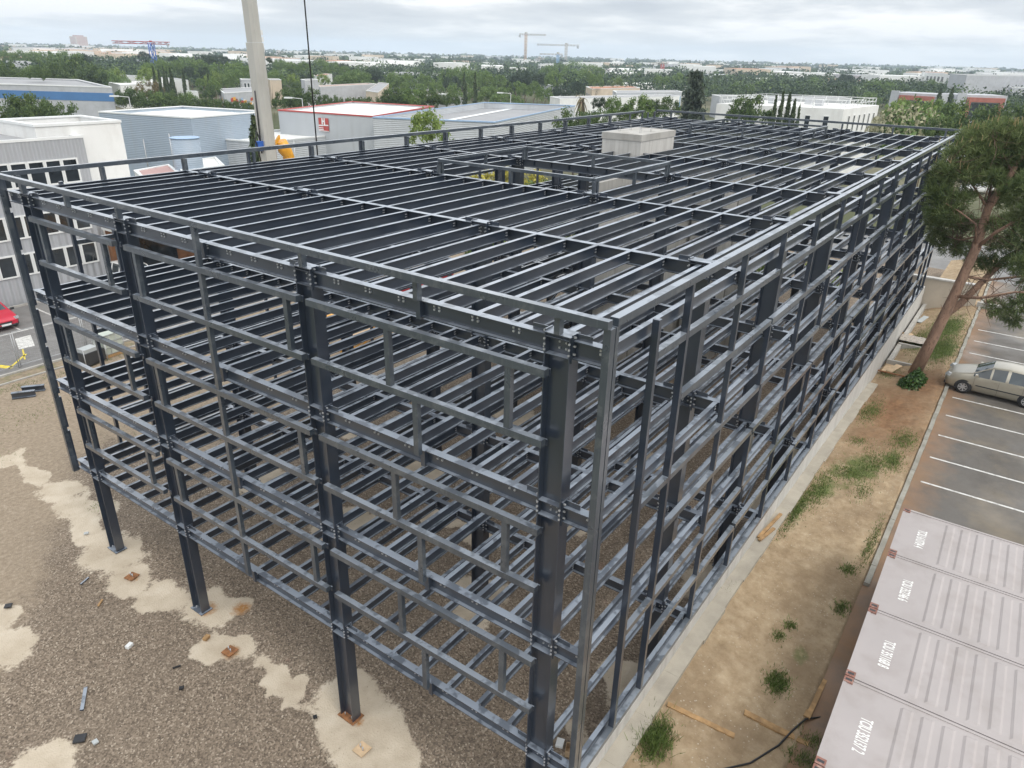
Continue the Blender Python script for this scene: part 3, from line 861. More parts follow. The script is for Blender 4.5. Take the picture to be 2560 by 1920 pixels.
# planting beds beyond the tree: low concrete edges, gravel path
bed = thing('planting_bed_edging', 'low concrete edging walls of the planting beds beside the leaning pine', 'edging')
b = MB()
for x in (31.7, 35.1, 36.6):
    b.box(x, x + .16, -4.08, -1.1, .7, float(np.interp(x, WX, WZ)) + .42)
b.box(31.9, 35.05, -1.28, -1.08, .7, 1.5); b.box(36.8, 44, -1.28, -1.08, .7, 1.62)
b.build('edging_wall', MT['conc'], bed)
sheet('gravel_path', np.arange(35.28, 36.58, .12), np.arange(-4.05, -1.0, .12), lambda X, Y: np.interp(X, WX, WZ) * .35 + 1.3 + .02 * np.sin(X * 40) * np.sin(Y * 37), simple('path_pebbles', (.34, .30, .26), .9, 0, .4, 9, bmp=.5, dirt=(.5, .46, .4), dscale=12, dirt_amt=.8))
wb = thing('boundary_wall', 'pale beige rendered wall closing the far end of the car park', 'wall')
MB().box(44.0, 44.3, -3.9, 1.5, 0, 3.3).build('wall_face', simple('pale_beige_wall', (.50, .44, .36), .85, 0, .06, .8, dirt=(.38, .33, .27)), wb)
MB().box(43.95, 44.35, -3.95, 1.55, 3.303, 3.40).build('coping', MT['conc_lt'], wb)
hd = MB().box(44.0, 44.25, -16, -4.0, PZ, PZ + .35).build('kerb', MT['conc']); hd['kind'] = 'structure'

# ================================================================ shipping containers
CONT = []
def container_mesh():
    P = {}
    Wd, Ln, Hh = 2.438, 6.058, 2.62
    b = MB()                                                          # body: walls, floor
    b.box(0.02, Wd - .02, -Ln + .03, -.03, .12, Hh - .06)
    P['body'] = b.mesh('body', MT['container'])
    b = MB()                                                          # roof: flat end panel then pressed ribs
    rows = []
    ys = [(-.03, 0), (-1.02, 0)]
    y = -1.06
    prof = []
    while y > -Ln + .45:
        prof += [(y, 0), (y - .05, .022), (y - .19, .022), (y - .235, 0)]
        y -= .355
    ys = [(-.03, 0)] + prof + [(-Ln + .03, 0)]
    xs = [(.05, 0), (.17, 0), (.215, 1), (Wd - .215, 1), (Wd - .17, 0), (Wd - .05, 0)]
    for yy, h in ys: rows.append([(x, yy, Hh - .03 + h * a) for x, a in xs])
    b.grid(rows, smooth=False)
    P['roof'] = b.mesh('roof', MT['container'])
    b = MB()
    for x in (0.0, Wd - .06): b.box(x, x + .06, -Ln + .18, -.18, Hh - .09, Hh - .012)
    for yy in (-.065, -Ln): b.box(.16, Wd - .16, yy, yy + .065, Hh - .11, Hh - .015)
    P['top_rail'] = b.mesh('top_rail', MT['container'])
    c = MB()
    c.box(0, .162, -.178, 0, -.118, 0.0)
    c.box(.05, .112, -.15, -.03, -.02, .0015, 1)
    P['corner_casting'] = c.mesh('corner_casting', [MT['casting'], MT['dark']])
    return P, Wd, Ln, Hh
CP, CWd, CLn, CH = container_mesh()
CTXT = ['', 'TCIU 352137 2', 'TCIU 351168 8', 'TCIU 352246 6', 'TCIU 610704 4']
CLAB = ['pale container nearest the bottom corner of the car park with only its rusty corner showing', 'pale container with roof number ending 352137 2', 'pale container with roof number ending 351168 8',
        'pale container with roof number ending 352246 6', 'pale container with roof number 610704 4, beside the open parking bays']
CA = 0.015
for k in range(5):
    x = 1.63 + (k - 1) * 2.468 + .012
    t = thing('shipping_container', CLAB[k], 'container', (x, -4.69 + (k - 1) * .037, PZ), CA, 'pale shipping containers side by side')
    for n in ('body', 'roof', 'top_rail'): link(n, CP[n], t)
    for cx in (0, CWd - .162):
        for cy in (0, -CLn + .178):
            for cz in (CH, .118):
                o = link('corner_casting', CP['corner_casting'], t); o.location = (cx, cy, cz)
    if CTXT[k]:
        cu = bpy.data.curves.new('roof_number', 'FONT'); cu.body = CTXT[k]; cu.size = .30; cu.extrude = .001; cu.offset = .004
        cu.space_character = 1.0; cu.align_x = 'CENTER'; cu.align_y = 'CENTER'
        cu.materials.append(MT['lettering'])
        tmp = bpy.data.objects.new('tmp', cu); col.objects.link(tmp)
        me = bpy.data.meshes.new_from_object(tmp.evaluated_get(bpy.context.evaluated_depsgraph_get())); me.name = 'roof_number'
        bpy.data.objects.remove(tmp); o = link('roof_number', me, t)
        o.location = (CWd * .46, -.58, CH - .026); o.rotation_euler = (0, 0, math.pi); o.scale = (0.47, 1, 1)

# ================================================================ cars
def car_parts(L, Wd, Hh, kind, paint, glass=MT['carglass']):
    """lofted body: stations along x (nose at +L/2)"""
    hw = Wd / 2
    if kind == 'mpv':
        S = [(0.50, .36, .60, .62, .62, .70, .62), (0.485, .25, .70, .72, .72, .82, .70), (0.44, .20, .80, .83, .83, .93, .80), (0.34, .18, .88, .93, .94, .985, .84), (0.255, .18, .91, 1.02, 1.03, 1.0, .86),
             (0.235, .18, .92, 1.05, 1.06, 1.0, .86), (0.08, .18, .94, 1.43, 1.45, 1.0, .74), (0.06, .18, .94, 1.45, 1.47, 1.0, .74), (-0.07, .18, .95, 1.50, 1.53, 1.0, .74), (-0.10, .18, .95, 1.50, 1.535, 1.0, .74), (-0.27, .18, .97, 1.48, 1.52, 1.0, .73),
             (-0.30, .18, .975, 1.47, 1.51, 1.0, .73), (-0.415, .20, .99, 1.40, 1.44, .98, .70), (-0.44, .22, .99, 1.34, 1.40, .97, .69), (-0.485, .28, .96, 1.0, 1.05, .92, .68), (-0.50, .40, .80, .82, .83, .86, .70)]
        glassx = [(5, 6), (7, 8), (9, 10), (11, 12)]; wind = (5, 6); rear = (13, 14)
    else:
        S = [(0.50, .34, .54, .56, .57, .68, .60), (0.485, .24, .64, .66, .67, .82, .70), (0.43, .20, .74, .77, .78, .93, .80), (0.30, .18, .82, .88, .89, .985, .84), (0.215, .18, .86, .93, .94, 1.0, .86),
             (0.195, .18, .87, .96, .97, 1.0, .85), (0.02, .18, .89, 1.36, 1.38, 1.0, .70), (0.0, .18, .89, 1.37, 1.395, 1.0, .70), (-0.09, .18, .90, 1.39, 1.42, 1.0, .70), (-0.12, .18, .90, 1.39, 1.42, 1.0, .70), (-0.24, .18, .92, 1.36, 1.39, 1.0, .69),
             (-0.27, .18, .925, 1.34, 1.37, 1.0, .68), (-0.36, .20, .94, 1.26, 1.30, .98, .66), (-0.40, .22, .94, 1.18, 1.23, .97, .66), (-0.475, .28, .90, .93, .98, .92, .66), (-0.50, .40, .76, .78, .79, .86, .68)]
        glassx = [(5, 6), (7, 8), (9, 10), (11, 12)]; wind = (5, 6); rear = (13, 14)
    hz = Hh / max(s[4] for s in S)
    rows = []
    for (x, zl, zb, zt, zc, wb, wt) in S:
        zl, zb, zt, zc = zl, zb * hz, zt * hz, zc * hz
        p = [(0, zl), (hw * wb * .86, zl), (hw * wb * .97, zl + .10), (hw * wb, zl + (zb - zl) * .55), (hw * wb * .955, zb), (hw * (wb * .955 * .12 + wt * .88), zb + (zt - zb) * .93), (hw * wt * .86, zt), (hw * wt * .45, zc - (zc - zt) * .25), (0, zc)]
        rows.append([(x * L, y, z) for y, z in p] + [(x * L, -y, z) for y, z in p[-2:0:-1]])
    body, gl = MB(), MB()
    n = len(rows[0])
    for i in range(len(rows) - 1):
        for j in range(n):
            j2 = (j + 1) % n
            jj = j if j < 8 else n - 1 - j
            q = [rows[i][j], rows[i + 1][j], rows[i + 1][j2], rows[i][j2]]
            isg = ((i, i + 1) in glassx and jj == 4) or ((i, i + 1) == wind and jj in (6, 7)) or ((i, i + 1) == rear and jj in (6, 7))
            (gl if isg else body).poly(q, 0, not isg)
    body.poly(rows[0][::-1]); body.poly(rows[-1])
    bm = body.mesh('body', paint); gm = gl.mesh('window', glass)
    # merge verts so the body shades smoothly
    import bmesh
    for me in (bm, gm):
        bb = bmesh.new(); bb.from_mesh(me); bmesh.ops.remove_doubles(bb, verts=bb.verts, dist=.0005); bmesh.ops.recalc_face_normals(bb, faces=bb.faces); bb.to_mesh(me); bb.free()
    wr = .31
    ty = MB(); N_ = 24
    for (r0, r1, w, mi) in ((wr, wr * .64, .105, 0),):
        prof = [(r1, -w), (r0 * .93, -w), (r0, -w * .7), (r0, w * .7), (r0 * .93, w), (r1, w)]
        rws = [[(r * math.cos(2 * math.pi * k / N_), y, r * math.sin(2 * math.pi * k / N_)) for k in range(N_)] for r, y in prof]
        ty.grid(rws, close=True)
    rim = MB()
    rim.tube([(0, -.06, 0), (0, .06, 0)], wr * .64, 20, 1)
    for k in range(7):
        a = 2 * math.pi * k / 7
        d = np.array([math.cos(a), 0, math.sin(a)]); e = np.array([-math.sin(a), 0, math.cos(a)])
        for s in (-1, 1):
            rim.obox(d * wr * .37 + np.array([0, s * .075, 0]), d * wr * .26, (0, .015, 0), e * wr * .085, 0)
    for s in (-1, 1):
        rim.tube([(0, s * .06, 0), (0, s * .095, 0)], wr * .16, 12, 0)
        rws = [[(r * math.cos(2 * math.pi * k / N_), s * .088, r * math.sin(2 * math.pi * k / N_)) for k in range(N_)] for r in (wr * .64, wr * .56)]
        rim.grid(rws, close=True)
    tym = ty.mesh('tyre', MT['rubber']); rmm = rim.mesh('rim', [MT['alloy'], MT['dark']])
    return bm, gm, tym, rmm, wr

def make_car(name, label, cat, L, Wd, Hh, kind, paint, loc, rz, group=None, detail=True, wb=None):
    bm, gm, tym, rmm, wr = car_parts(L, Wd, Hh, kind, paint)
    t = thing(name, label, cat, loc, rz, group)
    link('body', bm, t); link('window', gm, t)
    wb = wb or L * .62
    xf = L * .5 - L * .195; xr = xf - wb
    arch = MB()
    for x in (xf, xr):
        for s in (-1, 1):
            w = bpy.data.objects.new('wheel', None); col.objects.link(w); w.parent = t; w.location = (x, s * (Wd / 2 - .085), wr)
            link('tyre', tym, w); link('rim', rmm, w)
            N_ = 20
            y0 = s * (Wd / 2 - .16); y1 = s * (Wd / 2 + .004)
            rws = [[(x + r * math.cos(math.pi * k / N_ * 1.16 - .25), y, wr + r * math.sin(math.pi * k / N_ * 1.16 - .25)) for k in range(N_ + 1)] for r, y in ((wr * .4, y1 - s * .01), (wr * 1.17, y1 - s * .01), (wr * 1.17, y1 - s * .012))]
            arch.grid(rws, smooth=False)
    link('wheel_arch', arch.mesh('wheel_arch', MT['dark']), t)
    if detail:
        zs = Hh / 1.53
        for s in (-1, 1):
            h = MB(); rws = []
            for a in range(6):
                u_ = a / 5
                rws.append([(L * (.498 - .055 * u_ - .004 * (k)) , s * Wd / 2 * (.50 + .33 * u_ ** .7 ) , (.60 + .20 * u_ * .55) * zs + .085 * k * (1 - .25 * u_)) for k in range(3)])
            hl = MB(); hl.obox((L * .462, s * Wd * .375, .72 * zs), (.10, s * .07, .035), (-.07, s * .085, 0), (-.04, 0, .075)); hl.build('headlight', MT['headlight'], t)
            m_ = MB(); m_.tube([(L * .20, s * Wd * .47, .98 * zs), (L * .20, s * (Wd * .5 + .10), 1.0 * zs)], [.05, .075], 8)
            m_.obox((L * .205, s * (Wd * .5 + .085), 1.01 * zs), (.05, 0, 0), (0, .085, 0), (0, 0, .06)); m_.build('mirror', MT['dark'] if kind != 'mpv' else paint, t)
            st = MB(); st.box(-L * .27, L * .19, *sorted((s * (Wd / 2 - .006), s * (Wd / 2 + .012))), .50 * zs, .545 * zs); st.build('side_moulding', MT['dark'], t)
            for xh in (L * .02, -L * .22):
                hh = MB().obox((xh, s * (Wd * .492), .86 * zs), (.085, 0, 0), (0, .016, 0), (0, 0, .016)); hh.build('door_handle', paint, t)
            for xs_ in (L * .215, -L * .02, -L * .25):
                d_ = MB(); d_.box(xs_ - .004, xs_ + .004, *sorted((s * (Wd / 2 - .01), s * (Wd / 2 + .0035))), .26, .88 * zs); d_.build('door_gap', MT['dark'], t)
            tl = MB().obox((-L * .478, s * Wd * .40, .86 * zs), (.06, 0, 0), (0, .075, 0), (0, 0, .14)); tl.build('tail_light', MT['taillight'], t)
        g = MB(); g.obox((L * .497, 0, .52 * zs), (.025, 0, 0), (0, Wd * .20, 0), (0, 0, .055)); g.obox((L * .495, 0, .30), (.03, 0, 0), (0, Wd * .36, 0), (0, 0, .055)); g.build('grille', MT['dark'], t)
        p = MB().obox((L * .512, 0, .42 * zs), (.008, 0, 0), (0, .26, 0), (0, 0, .055)); p.build('number_plate', MT['trim'], t)
    return t
make_car('parked_car', 'silver beige people carrier parked nose first over the kerb beneath the leaning pine', 'car', 4.10, 1.74, 1.54, 'mpv', MT['champagne'], (29.22, -4.02 - 2.05, PZ), math.pi / 2 - .03, wb=2.52)
make_car('parked_car', 'red hatchback parked facing the road in front of the grey office', 'car', 4.05, 1.72, 1.42, 'hatch', MT['carred'], (6.98, 43.08 + 2.02, 0), -math.pi / 2)
# ================================================================ vegetation
def leaf_mesh(name, C, size, mat, nrm=None, aspect=1.5, seed=0, jit=.5, tint_bias=0.0, tri=False):
    """many small leaf faces at the points C, each turned its own way and with its own tint"""
    r = np.random.default_rng(seed)
    n = len(C)
    a = r.normal(size=(n, 3))
    if nrm is not None: a = a * .75 + nrm * 1.0
    a /= np.linalg.norm(a, axis=1, keepdims=True) + 1e-9
    b_ = np.cross(a, r.normal(size=(n, 3))); b_ /= np.linalg.norm(b_, axis=1, keepdims=True) + 1e-9
    c_ = np.cross(a, b_)
    s = size * (1 + jit * (r.random((n, 1)) - .5) * 2)
    b_ = b_ * s * aspect / 2; c_ = c_ * s / 2
    V = np.stack([C - b_, C + c_ * .9, C + b_, C - c_ * .9], 1).reshape(-1, 3)
    me = bpy.data.meshes.new(name)
    me.vertices.add(4 * n); me.vertices.foreach_set('co', V.astype(np.float32).ravel())
    me.loops.add(4 * n); me.loops.foreach_set('vertex_index', np.arange(4 * n, dtype=np.int32))
    me.polygons.add(n); me.polygons.foreach_set('loop_start', np.arange(n, dtype=np.int32) * 4); me.polygons.foreach_set('loop_total', np.full(n, 4, np.int32))
    me.update(calc_edges=True)
    t = me.attributes.new('tint', 'FLOAT', 'FACE')
    t.data.foreach_set('value', np.clip(r.normal(.5 + tint_bias, .2, n), 0, 1).astype(np.float32))
    me.materials.append(mat)
    return me

def clumps(r, centres, rad, per, flat=.8):
    P, Nn = [], []
    for c, q in zip(centres, rad):
        d = r.normal(size=(per, 3)); d /= np.linalg.norm(d, axis=1, keepdims=True)
        rr = q * (r.random((per, 1)) ** .45)
        P.append(c + d * rr * np.array([1, 1, flat])); Nn.append(d)
    return np.concatenate(P), np.concatenate(Nn)

def trunk_mesh(name, h, r0, r1, mat, limbs=0, spread=2.0, top=None, seed=0, lean=(0, 0)):
    r = random.Random(seed)
    b = MB()
    pts = [np.array([lean[0] * t + .06 * h * math.sin(t * 4 + seed) * t * .4, lean[1] * t + .05 * h * math.cos(t * 3 + seed) * t * .4, -.2 + h * t]) for t in (0, .12, .35, .6, .85, 1)]
    b.tube(pts, [r0 * 1.35, r0, r0 * .9, r0 * .75 + r1 * .25, (r0 + r1) / 2, r1], 8)
    for k in range(limbs):
        a = 2 * math.pi * (k + r.random() * .6) / max(limbs, 1)
        t = .55 + .4 * r.random()
        p = pts[3] * (1 - (t - .55) / .45) + pts[5] * ((t - .55) / .45)
        L = spread * (.6 + .5 * r.random())
        q = p + np.array([math.cos(a) * L * .5, math.sin(a) * L * .5, L * .35])
        e = p + np.array([math.cos(a) * L, math.sin(a) * L, L * (.45 + .4 * r.random())])
        b.tube([p, q, e], [r1 * .75, r1 * .45, r1 * .15], 5)
    return b.mesh(name, mat)

def dome(seed, n=26, W=1.0, Hh=.55, z0=.35, leaf=.05, per=110, mat='l_pine', fill=.2, cr=.24):
    """rounded crown, unit width 2, made of overlapping leaf clumps on an uneven dome"""
    r = np.random.default_rng(seed)
    cs, rad = [], []
    while len(cs) < n:
        d = r.normal(size=3); d /= np.linalg.norm(d)
        if d[2] < -.35: continue
        k = (.78 + .16 * r.random()) if r.random() > fill else .45 * r.random()
        cs.append(np.array([d[0] * W * k, d[1] * W * k, z0 + Hh * (d[2] * k + .35)])); rad.append(cr * (.7 + .65 * r.random()))
    P, Nn = clumps(r, cs, rad, per)
    return leaf_mesh('crown', P, leaf, MT[mat], Nn, seed=seed)

def column_crown(seed, mat='l_cyp', n=22, per=120, w=.17, leaf=.03):
    r = np.random.default_rng(seed)
    cs, rad = [], []
    for k in range(n):
        t = (k + r.random() * .8) / n
        ww = w * (1 - t ** 2.2) ** .8 * (.55 + .45 * min(1, t * 5 + .35))
        a = r.random() * 6.28
        cs.append(np.array([math.cos(a) * ww * .45, math.sin(a) * ww * .45, .03 + .93 * t])); rad.append(max(ww * .75, .02))
    P, Nn = clumps(r, cs, rad, per, flat=2.2)
    P[:, 2] = np.clip(P[:, 2], .01, 1.0)
    Nn[:, 2] += .8
    return leaf_mesh('crown', P, leaf, MT[mat], Nn, aspect=2.6, seed=seed)

def cedar_crown(seed):
    r = np.random.default_rng(seed)
    P, Nn = [], []
    for k in range(17):
        t = k / 16
        L = .42 * (1 - t) ** .75 + .04
        for m in range(7):
            a = r.random() * 6.28; ll = L * (.6 + .5 * r.random())
            nn = 75
            s = r.random((nn, 1)) ** .7
            d = np.array([math.cos(a), math.sin(a), .12])
            side = np.array([-math.sin(a), math.cos(a), 0])
            p = np.array([0, 0, .12 + .86 * t]) + d * s * ll + side * r.normal(0, .055, (nn, 1)) * (.4 + s) + np.array([0, 0, 1]) * r.normal(0, .014, (nn, 1)) - np.array([0, 0, .10]) * s ** 2 * ll
            P.append(p); Nn.append(np.tile([0, 0, 1.0], (nn, 1)) + r.normal(0, .3, (nn, 3)))
    return leaf_mesh('crown', np.concatenate(P), .028, MT['l_cedar'], np.concatenate(Nn), aspect=2.2, seed=seed)

def palm_crown(seed, mat='l_green', dry=False):
    r = np.random.default_rng(seed)
    b = MB()
    for k in range(34):
        a = r.random() * 6.28; el = r.random() * 1.9 - (1.2 if dry else .65)
        L = .8 + .3 * r.random(); pts = []
        for t in np.linspace(0, 1, 6):
            pts.append(np.array([math.cos(a) * L * t * math.cos(el * .8), math.sin(a) * L * t * math.cos(el * .8), 3 + L * t * math.sin(el) - .55 * t * t]))
        sd = np.array([-math.sin(a), math.cos(a), 0])
        for i in range(5):
            w0, w1 = .13 * math.sin(math.pi * (i / 5 * .9 + .1)), .13 * math.sin(math.pi * ((i + 1) / 5 * .9 + .1))
            b.poly([pts[i] - sd * w0, pts[i + 1] - sd * w1, pts[i + 1], pts[i]]); b.poly([pts[i], pts[i + 1], pts[i + 1] + sd * w1 - (0, 0, .03), pts[i] + sd * w0 - (0, 0, .03)])
    me = b.mesh('crown', MT[mat])
    t = me.attributes.new('tint', 'FLOAT', 'FACE'); t.data.foreach_set('value', r.random(len(me.polygons)).astype(np.float32))
    return me

KIND = {}
def kinds(key, crowns, trunks): KIND[key] = (crowns, trunks)
tk = trunk_mesh('trunk', .62, .045, .025, MT['bark'], 5, .5, seed=3)
tk2 = trunk_mesh('trunk', .55, .05, .03, MT['bark'], 6, .5, seed=5)
kinds('pine', [dome(s, 34, 1, .55, .30, .052, 120, 'l_pine', cr=.22) for s in (1, 2, 3)], [tk])
kinds('green', [dome(s, 30, 1, .62, .24, .060, 110, 'l_green', cr=.26) for s in (4, 5, 6)], [tk2])
kinds('lime', [dome(s, 28, 1, .62, .22, .062, 95, 'l_lime', cr=.25) for s in (7, 8)], [tk2])
kinds('dark', [dome(s, 30, 1, .62, .24, .055, 120, 'l_dark', cr=.25) for s in (9, 10)], [tk])
kinds('rust', [dome(11, 28, 1, .6, .22, .060, 90, 'l_rust', cr=.25)], [tk2])
kinds('bush', [dome(s, 22, 1, .62, .02, .075, 95, 'l_green', cr=.3) for s in (12, 13)], [trunk_mesh('trunk', .2, .04, .03, MT['bark'], 3, .3, seed=9)])
kinds('cypress', [column_crown(s) for s in (14, 15, 16)], [trunk_mesh('trunk', .3, .014, .010, MT['bark'], seed=1)])
kinds('cedar', [cedar_crown(17)], [trunk_mesh('trunk', .97, .028, .006, MT['bark'], seed=2)])
kinds('palm', [palm_crown(18)], [trunk_mesh('trunk', 3.1, .16, .13, MT['bark'], seed=4)])
kinds('drypalm', [palm_crown(19, 'l_dry', True)], [trunk_mesh('trunk', 3.1, .2, .2, MT['bark'], seed=4)])

tcount = 0
def tree(kind, name, label, cat, loc, width, height, group=None, rz=None, crown=None):
    """width and height in metres; crowns are unit radius 1 (domes) / unit height 1 (columns)"""
    global tcount
    tcount += 1
    cs, ts = KIND[kind]
    t = thing(name, label, cat, (loc[0], loc[1], loc[2] if len(loc) > 2 else 0), rz if rz is not None else (tcount * 2.39) % 6.28, group)
    c = link('crown', cs[tcount % len(cs)] if crown is None else crown, t)
    k = link('trunk', ts[tcount % len(ts)], t)
    if kind == 'cypress': sx, sz = height * (width / (.30 * height)), height
    elif kind == 'cedar': sx, sz = width / .84, height
    elif kind in ('palm', 'drypalm'): sx, sz = width / 2.0, height / 3.5
    else:
        sx = width / 2.25
        sz = height / 1.02 if kind == 'bush' else min(max(height * .9, .8 * sx), 1.45 * sx)
        c.scale = (sx, sx, sz); c.location = (0, 0, height - sz * 1.03)
        k.scale = (sx * .8, sx * .8, height * 1.05)
        return t
    for o in (c, k): o.scale = (sx, sx, sz)
    return t

def tree_px(kind, name, label, u, vt, wpx, h, group=None, cat='tree', z0=0.0, base=None):
    """crown top seen at photo pixel (u, vt); the tree stands h metres tall on the ground below it"""
    P = at(u, vt, z0 + h)
    w = wpx * depth(P) / F
    return tree(kind, name, label, cat, (P[0], P[1], z0), w, h, group)

